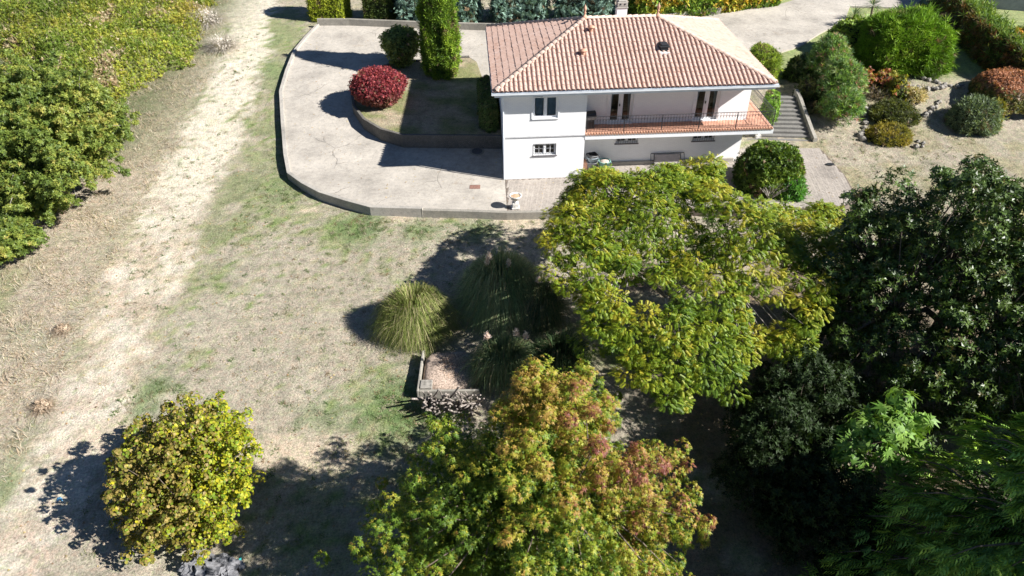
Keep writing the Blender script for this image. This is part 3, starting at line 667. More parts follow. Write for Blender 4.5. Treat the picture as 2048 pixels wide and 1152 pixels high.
# ------------------------------------------------------------------ small things round the house
def at_house(x, y, z=0): p = HW(x, y); return (p[0], p[1], z)
g = empty('barbecue', at_house(4.85, .85, FLZ+.003), ROT+.2, 'black lidded barbecue standing at the left end of the balcony', 'barbecue')
MB().box(-.22, -.18, 0, .22, .18, .55).build('cabinet', DARKPLASTIC, g)
MB().box(-.30, -.24, .553, .30, .24, .72).build('firebox', simple('grill_steel', (.30, .30, .32), .4, .15, 6, .6), g)
V = []; F = []; n = 8
for sx in (-.31, .31):
    for k in range(n+1): a_ = math.pi*k/n; V.append((sx, -.25*math.cos(a_), .725+.26*math.sin(a_)))
for k in range(n): F.append((k, k+1, n+1+k+1, n+1+k))
F += [tuple(range(n, -1, -1)), tuple(range(n+1, 2*n+2))]
MB().add(V, F).build('lid', DARKPLASTIC, g); MB().tube([(-.2, -.27, .80), (-.2, -.30, .82), (.2, -.30, .82), (.2, -.27, .80)], .014, 6).build('handle', IRON, g)

def bin_(name, label, loc, r0, r1, h, mat, cat, rim=True):
    e = empty(name, loc, 0, label, cat)
    MB().lathe([(r0, 0), (r1, h), (r1+.025, h), (r1+.025, h+.03), (r1-.02, h+.03), (r1-.03, h-.05), (r0*.9, .06)], (0, 0, 0), 20).build('body', mat, e, True)
    for s_ in (-1, 1): MB().tube([(s_*(r1+.02), -.06, h-.06), (s_*(r1+.06), -.05, h-.1), (s_*(r1+.06), .05, h-.1), (s_*(r1+.02), .06, h-.06)], .014, 6).build('handle', mat, e)
    return e
GREYP = simple('grey_plastic', (.16, .165, .175), .5, .15, 6); GREENP = simple('green_plastic', (.22, .42, .36), .5, .15, 5); BLUEP = simple('blue_grey_plastic', (.27, .33, .37), .5, .2, 6)
e = bin_('dustbin', 'round grey plastic dustbin against the white wall under the balcony', at_house(5.12, .62, .0), .24, .32, .62, GREYP, 'bin')
e = bin_('bucket', 'blue grey bucket standing in the mouth of the grey dustbin', at_house(5.12, .62, .655), .26, .31, .26, BLUEP, 'bucket')
b_ = MB(); b_.box(-.30, -.25, 0, .30, .25, .03); b_.box(-.31, -.26, .034, -.25, .26, .14); b_.box(.25, -.26, .034, .31, .26, .14); b_.box(-.245, -.26, .034, .245, -.20, .14); b_.box(-.245, .20, .034, .245, .26, .14)
o = b_.build('plastic_tray', DARKPLASTIC); o.location = at_house(5.12, .62, .955); o.rotation_euler = (R(6), R(5), ROT+.4)
tag(o, 'black tray lying on top of the stacked bins', 'tray'); bevel(o, .02)
bin_('dustbin', 'pale green round tub full of rubbish beside the grey dustbin', at_house(5.85, .68, .0), .28, .34, .60, GREENP, 'bin')
o = MB().lathe([(.30, 0), (.28, .04), (.15, .09), (.04, .11)], (0, 0, 0), 12).build('garden_waste', simple('waste', (.50, .42, .36), .9, .4, 18), None, True); o.location = at_house(5.85, .68, .55)
tag(o, 'pale heap of garden waste filling the green tub', 'waste')
br = empty('brick_stack', at_house(4.72, .75, 0), ROT, 'small stack of orange hollow bricks beside the bins', 'bricks')
for j in range(3):
    for i in range(2): bevel(MB().box(-.13, -.24+i*.25+j*.01, j*.205, .12, -.01+i*.25+j*.01, j*.205+.2).build('brick', TERRA, br), .008)
tb = empty('folded_table', at_house(9.7, REC-.32, 0), ROT, 'folded table with dark metal frame leaning on the white wall', 'table')
fm = MB(); 
for xx in (-1.0, -.80, .78, 1.0): fm.tube([(xx, -.18, .0), (xx, .23, .68)], .018, 6)
fm.tube([(-1.0, .235, .69), (1.0, .235, .69)], .022, 6); fm.tube([(-1.0, -.05, .25), (-.8, -.05, .25)], .012, 5); fm.build('frame', IRON, tb)
bd = MB(); bd.add([(-.78, -.02, .02), (.76, -.02, .02), (.76, .20, .62), (-.78, .20, .62), (-.78, .02, .02), (.76, .02, .02), (.76, .235, .62), (-.78, .235, .62)], [(0, 1, 2, 3), (7, 6, 5, 4), (0, 4, 5, 1), (1, 5, 6, 2), (2, 6, 7, 3), (3, 7, 4, 0)])
bd.build('board', simple('table_board', (.42, .38, .36), .6, .1, 5), tb)

def urn(name, label, loc, s=1.0):
    e = empty(name, loc, .1, label, 'planter')
    p = MB(); p.box(-.23*s, -.23*s, 0, .23*s, .23*s, .09*s); p.box(-.18*s, -.18*s, .094*s, .18*s, .18*s, .34*s); bevel(p.build('pedestal', STONEW, e), .012)
    MB().lathe([(.14*s, .345*s), (.075*s, .40*s), (.07*s, .46*s), (.16*s, .50*s), (.26*s, .60*s), (.32*s, .72*s), (.36*s, .78*s), (.36*s, .81*s), (.30*s, .81*s), (.27*s, .74*s)], (0, 0, 0), 20).build('bowl', STONEW, e, True)
    MB().lathe([(.275*s, .745*s), (.2*s, .765*s), (.05*s, .775*s)], (0, 0, 0), 14).build('soil', simple('dry_soil', (.48, .32, .2), .95, .3, 14), e)
STEPM = concrete_mat('step_stone', (.165, .16, .15), (.2, .18, .16), False)  # base grey lowered: shade and some dirt of the steps put into the colour
STONEW = simple('cast_stone', (.60, .58, .54), .85, .25, 7, bmp=.3)
pu = G(1031, 418, lambda x, y: 0*x); urn('stone_urn', 'white stone urn on a square pedestal at the patio edge', (pu[0], pu[1]+.1, .03), .95)
pu = G(1520, 283, lambda x, y: 0*x); urn('stone_urn', 'pale stone urn beside the foot of the garden steps', (pu[0]-.1, pu[1]+.35, .0), .95)
pd = G(950, 374, hdrive); dz = float(hdrive(pd[0], pd[1]))
o = MB().box(-.30, -.22, 0, .30, .22, .014).build('drain_cover', simple('rusty_iron', (.24, .13, .10), .8, .3, 12)); o.location = (pd[0], pd[1], dz+.004)
tag(o, 'rusty rectangular inspection cover set in the concrete drive', 'drain cover'); bevel(o, .004)
pm = G(954, 303, hdrive); dz = float(hdrive(pm[0], pm[1]))
mh = empty('manhole_cover', (pm[0], pm[1], dz+.012), 0, 'round manhole cover in the shaded drive beside the house', 'manhole cover')
mh.rotation_euler.x = R(4.5)
MB().lathe([(.46, -.02), (.46, .012), (.34, .014)], (0, 0, 0), 24).build('collar', WALLCON, mh); MB().lathe([(.33, .0), (.33, .026), (.30, .03)], (0, 0, 0), 24).build('lid', simple('iron_lid', (.09, .09, .095), .7, .3, 14), mh)
pk = G(1660, 330, lambda x, y: 0*x)
o = MB().lathe([(.05, 0), (.16, .015), (.20, .05), (.19, .06), (.12, .03), (.02, .02)], (0, 0, 0), 14).build('saucer', DARKPLASTIC, None, True); o.location = (pk[0], pk[1], .01); o.scale = (1.3, .8, 1)
tag(o, 'small dark shallow dish lying on the paved path', 'dish')

# steps up the right side of the house with a low wall
zs = lambda k: (lambda x, y: 0*x+k)
sA, sB, sC, sD = G(1492, 281, zs(.05)), G(1624, 284, zs(.05)), G(1556, 190, zs(1.75)), G(1588, 190, zs(1.75))
st = empty('garden_steps', (sA[0], sA[1], 0), 0, 'grey stone steps climbing beside the house under the balcony', 'steps')
ns_ = 11
for i in range(ns_):
    f0, f1 = i/ns_, (i+1)/ns_+.02; zt_ = .14+.155*i; q = [sA+(sC-sA)*f0, sB+(sD-sB)*f0, sB+(sD-sB)*f1, sA+(sC-sA)*f1]; ww_ = max(0, 1.5-.16*i)
    q[0] = q[0]-[ww_*0, 0, 0]; V = [(p[0]-sA[0], p[1]-sA[1], zz_) for zz_ in (-.3, zt_) for p in q]
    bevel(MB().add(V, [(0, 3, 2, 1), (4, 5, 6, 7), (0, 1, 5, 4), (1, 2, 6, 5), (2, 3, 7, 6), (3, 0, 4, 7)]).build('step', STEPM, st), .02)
wl = [tuple(sB[:2]+[.14, -.1]), tuple((sB+(sD-sB)*.5)[:2]+[.16, 0]), tuple(sD[:2]+[.16, .2])]
fr_ = lambda y: float(np.clip((y-sB[1])/(sD[1]-sB[1]), 0, 1))
o = wallstrip('step_wall', wl, lambda x, y: .34+1.72*fr_(y), lambda x, y: -.4, .24, WALLCON)
tag(o, 'low stone wall flanking the outer side of the garden steps', 'wall')

# ------------------------------------------------------------------ foliage tools
LEAFGAIN = 1.55   # overall leaf reflectance
def kite(l, wd, ang, x0=0., y0=0., z0=0., dz=-.1, mid=.45, fold=.04):
    ca_, sa = math.cos(ang), math.sin(ang)
    P = [(0, 0, 0), (l*mid, wd/2, fold+dz*mid*mid), (l, 0, dz), (l*mid, -wd/2, fold+dz*mid*mid)]
    return [(x0+ca_*a-sa*b, y0+sa*a+ca_*b, z0+c) for a, b, c in P]
def tmpl(kites): V = np.array([p for k in kites for p in k]); return V, np.arange(len(V)).reshape(-1, len(kites[0]))
def tri(l, wd, ang, x0=0., y0=0., z0=0., dz=-.1, fold=.03, **kw):
    ca_, sa = math.cos(ang), math.sin(ang); return [(x0+ca_*a-sa*b, y0+sa*a+ca_*b, z0+c) for a, b, c in ((.02*l, -.34*wd, 0), (.4*l, .55*wd, fold), (l, -.05*wd, dz))]
T_FROND = tmpl([tri(.42, .20, s*R(58), .12+.17*i, 0, -.22*(.12+.17*i)**2, -.14) for i in range(5) for s in (-1, 1)]+[tri(.34, .22, 0, .84, 0, -.15, -.12)])
T_STAR = tmpl([tri(l, .34, R(a), 0, 0, 0, -.12) for a, l in ((-100, .6), (-50, .85), (0, 1.05), (50, .85), (100, .6))])
T_ROUND = (np.array([(0, 0, 0), (.3, .44, .05), (.8, .36, .0), (1.05, 0, -.1), (.8, -.36, .0), (.3, -.44, .05)]), np.array([(0, 1, 2, 3), (0, 3, 4, 5)]))
def rot3(k, el, az):
    """a kite tilted up by el and turned by az"""
    P = np.array(k); c, s = math.cos(el), math.sin(el); P = np.c_[P[:, 0]*c-P[:, 2]*s, P[:, 1], P[:, 0]*s+P[:, 2]*c]
    c, s = math.cos(az), math.sin(az); return [tuple(p) for p in np.c_[P[:, 0]*c-P[:, 1]*s, P[:, 0]*s+P[:, 1]*c, P[:, 2]]]
T_ROSETTE = tmpl([rot3(tri(1, .46, 0, dz=-.10, fold=.06), R(e), R(a)) for a, e in ((0, 15), (62, 35), (125, 10), (185, 30), (240, 12), (300, 38))])
T_LEAF5 = tmpl([rot3(tri(1, .62, 0, dz=-.15, fold=.06), R(e), R(a)) for a, e in ((0, 25), (80, 5), (150, 40), (220, 10), (295, 35))])
T_TUFT = tmpl([rot3(tri(1, .22, 0, dz=.0, fold=.03), R(e), R(a)) for a, e in ((0, 40), (75, 60), (140, 35), (215, 62), (290, 45))])
T_NEEDLE = tmpl([rot3(tri(1, .12, 0, dz=.0, fold=.02), R(e), R(a)) for a, e in ((0, 50), (60, 70), (120, 45), (180, 66), (240, 50), (300, 75))])
T_SPRAY = tmpl([tri(1.0, .16, 0, dz=-.30)]+[tri(.5, .13, s*R(38), .15+.2*i, 0, -.25*(.15+.2*i)**2, -.16) for i in range(4) for s in (-1, 1)])
T_FIG = tmpl([tri(l, .36, R(a), 0, 0, 0, -.15) for a, l in ((-75, .7), (-36, .95), (0, 1.05), (36, .95), (75, .7))])
T_LANCE = tmpl([rot3(tri(1, .17, 0, dz=-.12, fold=.03), R(e), R(a)) for a, e in ((0, 55), (70, 30), (130, 62), (200, 35), (260, 55), (320, 25))])
def inst(T, pos, ax, nrm, sc, cols, cvar=.22, spread=None):
    tv, tf = T; n = len(pos); ax = unit(ax); nrm = unit(nrm-ax*(nrm*ax).sum(1, keepdims=True)); b = np.cross(nrm, ax)
    V = pos[:, None]+sc[:, None, None]*(tv[None, :, :1]*ax[:, None]+tv[None, :, 1:2]*b[:, None]+tv[None, :, 2:]*nrm[:, None])
    Q = (np.arange(n)[:, None, None]*len(tv)+tf[None]).reshape(-1, tf.shape[1])
    k = len(tf) if len(tf)*tf.shape[1] == len(tv) else 1
    cv = np.repeat(cols[:, None]*(1+cvar*rng.uniform(-1, 1, (n, k, 1))), len(tv)//k, 1)
    cv = cv.reshape(-1, 3); return V.reshape(-1, 3), Q, np.clip(cv*LEAFGAIN, .004, .9)
def rdir(n):
    a = rng.normal(size=(n, 3)); return unit(a)
def pick(pal, n, w=None):
    pal = np.array(pal); i = rng.choice(len(pal), n, p=None if w is None else np.array(w)/sum(w)); return pal[i]
def crown_mesh(T, cl, rad, cnt, size, colf, droop=.3, upn=.6, mat=LEAF, parent=None, name='crown', inner=.45, cvar=.22, axmode='out'):
    """leaves spread through flattened clumps: cl centres, rad radii, colf(clump index, n, direction) colours"""
    K = len(cl); ci = np.repeat(np.arange(K), cnt); n = len(ci); d = rdir(n); d[:, 2] = np.where(rng.random(n) < upn, np.abs(d[:, 2]), d[:, 2])
    rr_ = rng.uniform(inner, 1, n)**.6; pos = cl[ci]+d*rad[ci]*rr_[:, None]
    if axmode == 'out': ax = unit(d*[1, 1, .4]+rdir(n)*.5+np.array([0, 0, -droop])); nr = unit(d*.5+np.array([0, 0, 1.])+rdir(n)*.45)
    else: ax = unit(d+rdir(n)*.35+np.array([0, 0, -droop])); nr = unit(np.array([0, 0, 1.])+rdir(n)*.3)
    if axmode == 'norm': nr = unit(d+rdir(n)*.6+np.array([0, 0, .4])); ax = unit(np.cross(nr, rdir(n)))
    if axmode == 'z': nr = unit(d+rdir(n)*.4+np.array([0, 0, .3])); ax = unit(np.cross(nr, rdir(n)))
    sc = size*rng.uniform(.72, 1.25, n); c = colf(ci, n, d, pos)
    V, Q, C = inst(T, pos, ax, nr, sc, c, cvar)
    return link(name, npmesh(name, V, Q, C), mat, parent)
def limbs(base, h0, cl, r0, lean=(0, 0), nprim=7, mat=BARK, parent=None, seed=1, split=.5, sub=1.0):
    """tapered trunk with primary limbs and branches that reach the clumps (local coordinates: base = origin)"""
    rs = np.random.default_rng(seed); mb = MB(); top = np.array([lean[0], lean[1], h0], float)
    mid = top*.5+rs.normal(0, .06*h0*.5, 3)*[1, 1, 0]
    mb.tube([(0, 0, -.3), (0, 0, .0), mid, top], [r0*1.35, r0*1.1, r0*.9, r0*.72], 9)
    ang = np.arctan2(cl[:, 1]-top[1], cl[:, 0]-top[0]); sec = ((ang+math.pi)/(2*math.pi)*nprim).astype(int) % nprim
    for s in range(nprim):
        g_ = cl[sec == s]
        if not len(g_): continue
        c = g_.mean(0); e = top+(c-top)*.75; e[2] = top[2]+(c[2]-top[2])*.7-.2
        st_ = top*rs.uniform(split, 1.0); m1 = st_+(e-st_)*.4+rs.normal(0, .22, 3)+[0, 0, .25]; m2 = st_+(e-st_)*.75+rs.normal(0, .2, 3)+[0, 0, .12]
        P = [st_, m1, m2, e]; mb.tube(P, [r0*.5, r0*.4, r0*.27, r0*.16], 7)
        for q in g_[rs.random(len(g_)) < sub]:
            k = min(range(1, 4), key=lambda i: np.linalg.norm(P[i]-q)); a = np.array(P[k])
            mm = a+(q-a)*.5+rs.normal(0, .12, 3)+[0, 0, .05]
            mb.tube([a, mm, q], [r0*.14+.008, r0*.08+.006, .008], 5, False)
    return mb.build('trunk', mat, parent, True)

# base surfaces for clipped or dense shrubs
def superq(cx, cy, z0, wx, wy, h, e=1.0, nlat=14, nlon=26, bottom=.0, flat=None):
    V = []; F = []
    for i in range(nlat+1):
        ph = -math.pi/2*bottom+(math.pi/2+math.pi/2*bottom)*i/nlat
        for j in range(nlon):
            th = 2*math.pi*j/nlon; cp, sp = math.cos(ph), math.sin(ph); f = lambda a: math.copysign(abs(a)**e, a)
            V.append((cx+wx/2*f(cp)*f(math.cos(th)), cy+wy/2*f(cp)*f(math.sin(th)), z0+(h*f(sp) if bottom == 0 else h*(f(sp)+1)/2)))
    for i in range(nlat):
        for j in range(nlon): F.append((i*nlon+j, i*nlon+(j+1) % nlon, (i+1)*nlon+(j+1) % nlon, (i+1)*nlon+j))
    return np.array(V), np.array(F)
def lathev(cx, cy, z0, prof, nlon=26, sub=5):
    r = np.interp(np.linspace(0, len(prof)-1, (len(prof)-1)*sub+1), range(len(prof)), [p[0] for p in prof]); zz = np.interp(np.linspace(0, len(prof)-1, (len(prof)-1)*sub+1), range(len(prof)), [p[1] for p in prof])
    V = []; F = []
    for i in range(len(r)):
        for j in range(nlon): th = 2*math.pi*j/nlon; V.append((cx+r[i]*math.cos(th), cy+r[i]*math.sin(th), z0+zz[i]))
    for i in range(len(r)-1):
        for j in range(nlon): F.append((i*nlon+j, i*nlon+(j+1) % nlon, (i+1)*nlon+(j+1) % nlon, (i+1)*nlon+j))
    return np.array(V), np.array(F)
def sweep(path, wd, h, hf, step=.45, e=.35, na=9):
    P = np.array([p[:2] for p in path], float); Q_ = []
    for i in range(len(P)-1):
        k = max(2, int(np.hypot(*(P[i+1]-P[i]))/step))
        for j in range(k): Q_.append(P[i]+(P[i+1]-P[i])*j/k)
    Q_.append(P[-1]); P = np.array(Q_); T = unit(np.gradient(P, axis=0)); Nn = np.c_[-T[:, 1], T[:, 0]]; V = []; F = []; n = len(P)
    wf = np.ones(n); wf[0] = wf[-1] = .05; f = lambda a: math.copysign(abs(a)**e, a)
    for i in range(n):
        zb = float(hf(*P[i]))-.05; hh = h if not callable(h) else h(i/(n-1))
        for k in range(na*2+1):
            a = math.pi*k/(na*2); p = P[i]-Nn[i]*wd/2*f(math.cos(a))*wf[i]
            V.append((p[0], p[1], zb+hh*f(math.sin(a))*(1 if 0 < i < n-1 else .96)))
    m = na*2+1
    for i in range(n-1):
        for k in range(m-1): F.append((i*m+k, (i+1)*m+k, (i+1)*m+k+1, i*m+k+1))
    F += [tuple(m*0+k for k in (j, j+1, 2*na-j-1, 2*na-j)) for j in range(na-1)]
    F += [tuple((n-1)*m+k for k in (2*na-j, 2*na-j-1, j+1, j)) for j in range(na-1)]
    return np.array(V), np.array(F)
def shrub(name, label, cat, base, surf, T, dens, size, pal, w=None, disp=.12, dscale=1.4, mat=CONIFER, outw=.75, group=None, shrink=.93, colfn=None, seed=1, tip=None, corem=TWIG, patch=.5, jit=.0, dsq=1.0):
    """dense shrub: an uneven inner mass of twigs and the leaf tufts that cover it"""
    V, F = surf; V = V.copy(); base = np.array(base, float)
    c = V.mean(0); dirn = unit(V-c); nn_ = fbm(V*[1, 1, dsq], dscale, seed, 3)-.5; V += dirn*(nn_*2*disp)[:, None]
    e = empty(name, base, 0, label, cat, group)
    core = c+(V-c)*shrink; core[:, 2] = np.minimum(core[:, 2], V[:, 2]-.04)
    o = link('twigs', npmesh('twigs', core-base, F, None, True), corem, e)
    A, B, C_, D_ = (V[F[:, k]] for k in range(4)); n1 = np.cross(C_-A, D_-B); ar = np.linalg.norm(n1, axis=1)/2
    fc = (A+B+C_+D_)/4; sg = np.sign((unit(n1)*(fc-c)).sum(1)); n1 = unit(n1)*np.where(sg == 0, 1, sg)[:, None]
    n = int(ar.sum()*dens); fi = rng.choice(len(F), n, p=ar/ar.sum()); u, vv = rng.random((2, n, 1))
    pos = A[fi]*(1-u)*(1-vv)+B[fi]*u*(1-vv)+C_[fi]*u*vv+D_[fi]*(1-u)*vv; nr = n1[fi]
    pos = pos-nr*rng.uniform(0, size*.55, (n, 1))+nr*rng.normal(0, jit+.001, (n, 1))
    d = unit(nr*outw+rdir(n)*(1-outw)*1.3+np.array([0, 0, .15]))
    ax = unit(np.cross(d, rdir(n)))
    sc = size*rng.uniform(.65, 1.3, n)
    if colfn: cols = colfn(pos, nr, n)
    else:
        pal_ = np.array(pal); t = fbm(pos, .9, seed+3, 3)*len(pal_)*1.25-len(pal_)*.12+rng.normal(0, patch, n); cols = pal_[np.clip(t.astype(int), 0, len(pal_)-1)]
    stray = rng.random(n) < .04; pos = pos+nr*(stray*rng.uniform(.2, 1.0, n)*size*1.3)[:, None]; sc = np.where(stray, sc*1.25, sc)
    dead = (rng.random(n) < .025) | ((fbm(pos, 1.7, seed+9, 2) > .74) & (rng.random(n) < .6)); cols = np.where(dead[:, None], np.array([.12, .085, .05]), cols)
    V2, Q2, C2 = inst(T, pos-base, ax, d, sc, np.asarray(cols)*1.3, .42)
    link('foliage', npmesh('foliage', V2, Q2, C2), mat, e)
    return e
def fitbox(u0, u1, vt, vb, hf=hground, dr=1.0):
    """size and place of a thing standing on the ground from the outline it shows"""
    um = (u0+u1)/2; p = G(um, vb, hf); zc = (p-CAM) @ FW; wd = (u1-u0)*zc/FP; d = wd*dr; cy = p[1]+d/2; cx = p[0]*(cy/p[1]); zb = float(hf(cx, cy)); h = .3
    for _ in range(80):
        v = proj((cx, cy+.15*d, zb+h))[0, 1]
        if v <= vt: break
        h += .08
    return cx, cy, zb, wd, d, h

# ------------------------------------------------------------------ hedges and shrubs at the top of the picture
GREENS = [(.030, .055, .012), (.05, .085, .018), (.075, .12, .025), (.11, .15, .03)]
p0 = G(616, 44); p1 = G(698, 47)
zhb = lambda x, y: hdrive(x, y)+.25
shrub('clipped_hedge', 'yellow green clipped conifer hedge at the left end of the row', 'hedge', (p0[0], p0[1]+1, hground(p0[0], p0[1])),
      sweep([(p0[0], p0[1]+1.1), (p1[0], p1[1]+1.3)], 2.4, 3.6, hground), T_TUFT, 150, .17, [(.10, .13, .012), (.15, .18, .014), (.20, .22, .018), (.27, .25, .03)], disp=.18, seed=2)
p0 = G(722, 40, zhb); p1 = G(790, 44, zhb)
shrub('hedge_shrub', 'dark green clipped shrub between the yellow hedge and the blue conifers', 'shrub', (p0[0]+1.2, p0[1]+1.4, hground(p0[0], p0[1])),
      sweep([(p0[0], p0[1]+1.6), (p1[0], p1[1]+1.6)], 2.2, 3.2, hground), T_TUFT, 110, .18, [(.025, .04, .010), (.045, .065, .012), (.07, .09, .016)], disp=.2, seed=4)
bl = [(.06, .095, .075), (.085, .135, .105), (.115, .175, .14), (.15, .215, .18)]
for i, (ua, ub, lab) in enumerate([(778, 905, 'blue grey conifer hedge bush behind the tall cypress'), (895, 975, 'blue grey conifer hedge bush just right of the cypress'), (968, 1110, 'blue grey conifer hedge bush behind the left end of the roof'), (1098, 1245, 'blue green conifer hedge bush left of the chimney')]):
    p0 = G(ua+14, 43, zhb); p1 = G(ub-12, 44, zhb)
    shrub('conifer_hedge', lab, 'hedge', (p0[0], p0[1]+1.3, hground(p0[0], p0[1])), sweep([(p0[0], p0[1]+1.5), (p1[0], p1[1]+1.5)], 2.7, 3.3+.3*(i % 2), hground), T_SPRAY, 70, .42, bl, disp=.34, dscale=.9, outw=.6, group='blue grey conifer hedge bushes', seed=8+i)
hz = [G(u, v, zhb) for u, v in ((1262, 47), (1380, 30), (1470, 17), (1560, 5))]
def mixed(pos, nr, n):
    t = fbm(pos, .45, 77, 3); c = pick([(.045, .085, .012), (.075, .13, .015), (.13, .17, .02)], n)
    y_ = pick([(.24, .21, .02), (.30, .19, .03), (.17, .18, .02)], n); return np.where(((t > .56) & (rng.random(n) < .7))[:, None], y_, c)
shrub('mixed_hedge', 'green and yellow leafy hedge behind the right half of the roof', 'hedge', (hz[0][0], hz[0][1]+1.2, hground(hz[0][0], hz[0][1])),
      sweep([(p[0], p[1]+1.5) for p in hz], 2.7, 3.4, hground), T_LEAF5, 70, .24, GREENS, disp=.4, dscale=.8, mat=LEAF, colfn=mixed, seed=15, outw=.5)

# columnar cypress, vase shrub, red maple on the bed
p = G(882, 158, hbed); ch_ = 9.6
zb = float(hbed(p[0], p[1])); cyb = (p[0], p[1]+.9, zb)
wc = (918-846)*((p-CAM) @ FW)/FP
def cyp(pos, nr, n):
    pal_ = np.array([(.035, .065, .010), (.06, .105, .012), (.10, .155, .014), (.145, .20, .018)]); t = fbm(pos*[1, 1, .3], 2.3, 21, 3)*5.2-.8+rng.normal(0, .6, n); return pal_[np.clip(t.astype(int), 0, 3)]
shrub('cypress_tree', 'tall columnar green cypress standing on the planting bed', 'tree', cyb, lathev(cyb[0], cyb[1], zb, [(wc*.33, 0), (wc*.46, .7), (wc*.5, 2.2), (wc*.49, 4.2), (wc*.42, 6.2), (wc*.26, 8.2), (.02, ch_)], 56, 12), T_TUFT, 210, .22, GREENS, disp=.62, dscale=2.3, dsq=.3, shrink=.88, colfn=cyp, outw=.45, seed=21)
cx, cy, zb, wd, d, h = fitbox(772, 842, 62, 142, hbed, .8)
shrub('vase_shrub', 'grey green upright shrub widening to the top left of the cypress', 'shrub', (cx, cy, zb), lathev(cx, cy, zb, [(wd*.16, 0), (wd*.34, h*.3), (wd*.48, h*.65), (wd*.46, h*.92), (wd*.30, h), (.02, h*1.02)]), T_LEAF5, 120, .15, [(.06, .085, .025), (.09, .12, .034), (.13, .16, .046)], disp=.34, dscale=2.2, mat=LEAF, outw=.5, seed=23, shrink=.8, jit=.12)
cx, cy, zb, wd, d, h = fitbox(708, 820, 138, 228, hbed, 1.0)
def redm(pos, nr, n):
    t = (pos[:, 2]-zb)/h+rng.normal(0, .18, n); a = pick([(.16, .028, .032), (.12, .02, .027), (.22, .048, .048), (.075, .014, .02)], n); b_ = pick([(.12, .04, .035), (.16, .07, .055), (.08, .03, .03)], n); return np.where((t < .42)[:, None], b_, a)
rm_e = shrub('japanese_maple', 'low domed red Japanese maple at the tip of the planting bed', 'shrub', (cx, cy, zb), lathev(cx, cy, zb, [(wd*.26, .12), (wd*.42, h*.3), (wd*.485, h*.52), (wd*.44, h*.74), (wd*.30, h*.92), (.02, h)], 36, 6), T_LEAF5, 330, .095, [], disp=.28, dscale=2.4, shrink=.86, mat=LEAF, colfn=redm, outw=.4, seed=25, corem=simple('red_twigs', (.07, .025, .02), .9, .3, 6), jit=.08)
mbt = MB()
for k in range(7):
    a = k*.9; mbt.tube([(0, 0, -.05), (.25*math.cos(a), .25*math.sin(a), .3), (.6*wd*.4*math.cos(a), .6*wd*.4*math.sin(a), .6)], [.05, .04, .02], 6)
mbt.build('trunk', BARK, rm_e, True)
# box hedge along the left wall, and the clipped bushes by the right-hand gable
hp = [tuple(HW(-.72, yl_if+.5)), tuple(HW(-.72, 7.0)), tuple(HW(-.75, 9.4))]
shrub('box_hedge', 'dark green clipped hedge against the left wall of the house', 'hedge', (*hp[0], float(hbed(*hp[0]))), sweep(hp, 1.15, 1.55, hbed), T_LEAF5, 160, .12, [(.022, .040, .010), (.035, .060, .014), (.055, .085, .02), (.09, .10, .03)], disp=.12, mat=LEAF, seed=27)
hr = [tuple(G(1540, 176)[:2]), tuple(G(1526, 158)[:2]), tuple(G(1508, 138)[:2])]
yg = [(.06, .10, .012), (.10, .145, .014), (.15, .195, .018), (.20, .235, .025)]
shrub('clipped_hedge', 'bright yellow green hedge showing past the right edge of the roof', 'hedge', (*hr[1], float(hground(*hr[1]))), sweep(hr, 1.5, 1.9, hground), T_TUFT, 150, .19, yg, disp=.2, seed=29)
hs = [tuple(G(1534, 262)[:2]), tuple(G(1534, 228)[:2])]
shrub('clipped_hedge', 'light green hedge behind the balcony corner above the steps', 'hedge', (*hs[0], float(hground(*hs[0]))), sweep(hs, 1.0, 1.9, hground), T_LEAF5, 150, .13, [(.07, .13, .015), (.11, .19, .02), (.16, .24, .03)], disp=.1, mat=LEAF, seed=30)

# ------------------------------------------------------------------ right-hand garden
JUN = [(.038, .075, .008), (.065, .125, .010), (.095, .17, .014), (.14, .21, .022)]
cx, cy, zb, wd, d, h = fitbox(1694, 1872, 20, 158, dr=.75)
shrub('juniper_mound', 'large bright green clipped conifer mound in the upper right garden', 'shrub', (cx, cy, zb), superq(cx, cy, zb-.1, wd, d, h, .72, 22, 40), T_NEEDLE, 120, .36, JUN, disp=.6, dscale=.9, outw=.55, seed=31)
cx, cy, zb, wd, d, h = fitbox(1646, 1736, 44, 120, dr=.8)
shrub('laurel_shrub', 'loose mid green shrub between the drive and the conifer mound', 'shrub', (cx, cy, zb), superq(cx, cy, zb, wd, d, h, .9), T_LEAF5, 70, .24, [(.05, .09, .014), (.09, .14, .02), (.14, .19, .03)], disp=.4, dscale=.8, mat=LEAF, outw=.45, seed=32, jit=.12)
def oleander():
    e = None; cl = []; rd = []
    for (ua, ub, vt, vb) in ((1604, 1678, 78, 182), (1618, 1704, 122, 234), (1630, 1706, 184, 266)):
        cx, cy, zb, wd, d, h = fitbox(ua, ub, vt, vb, dr=.8)
        if e is None: pass
        n = 40; dd = rdir(n); dd[:, 2] = np.abs(dd[:, 2]); cl.append(np.array([cx, cy, zb+h*.35])+dd*[wd*.36, d*.36, h*.52]); rd.append(np.tile([wd*.27, d*.3, h*.27], (n, 1)))
        last = (cx, cy, zb)
    cl = np.concatenate(cl); rd = np.concatenate(rd); base = np.array([cl[:, 0].mean(), cl[:, 1].mean(), 0]); base[2] = hground(base[0], base[1])
    e = empty('oleander_shrub', base, 0, 'tall loose oleander with pinkish flower heads above the garden steps', 'shrub')
    def cf(ci, n, dd, pos):
        c = pick([(.06, .115, .04), (.09, .16, .05), (.11, .20, .035), (.16, .26, .04), (.19, .23, .10)], n); fl = rng.random(n) < .035
        return np.where(fl[:, None], np.array([.36, .16, .13]), c)
    crown_mesh(T_LANCE, cl-base, rd, 60, .27, cf, droop=0, upn=.75, parent=e, axmode='norm', inner=.2)
    limbs(None, .5, cl-base, .09, nprim=9, mat=BARK, parent=e, seed=3)
oleander()
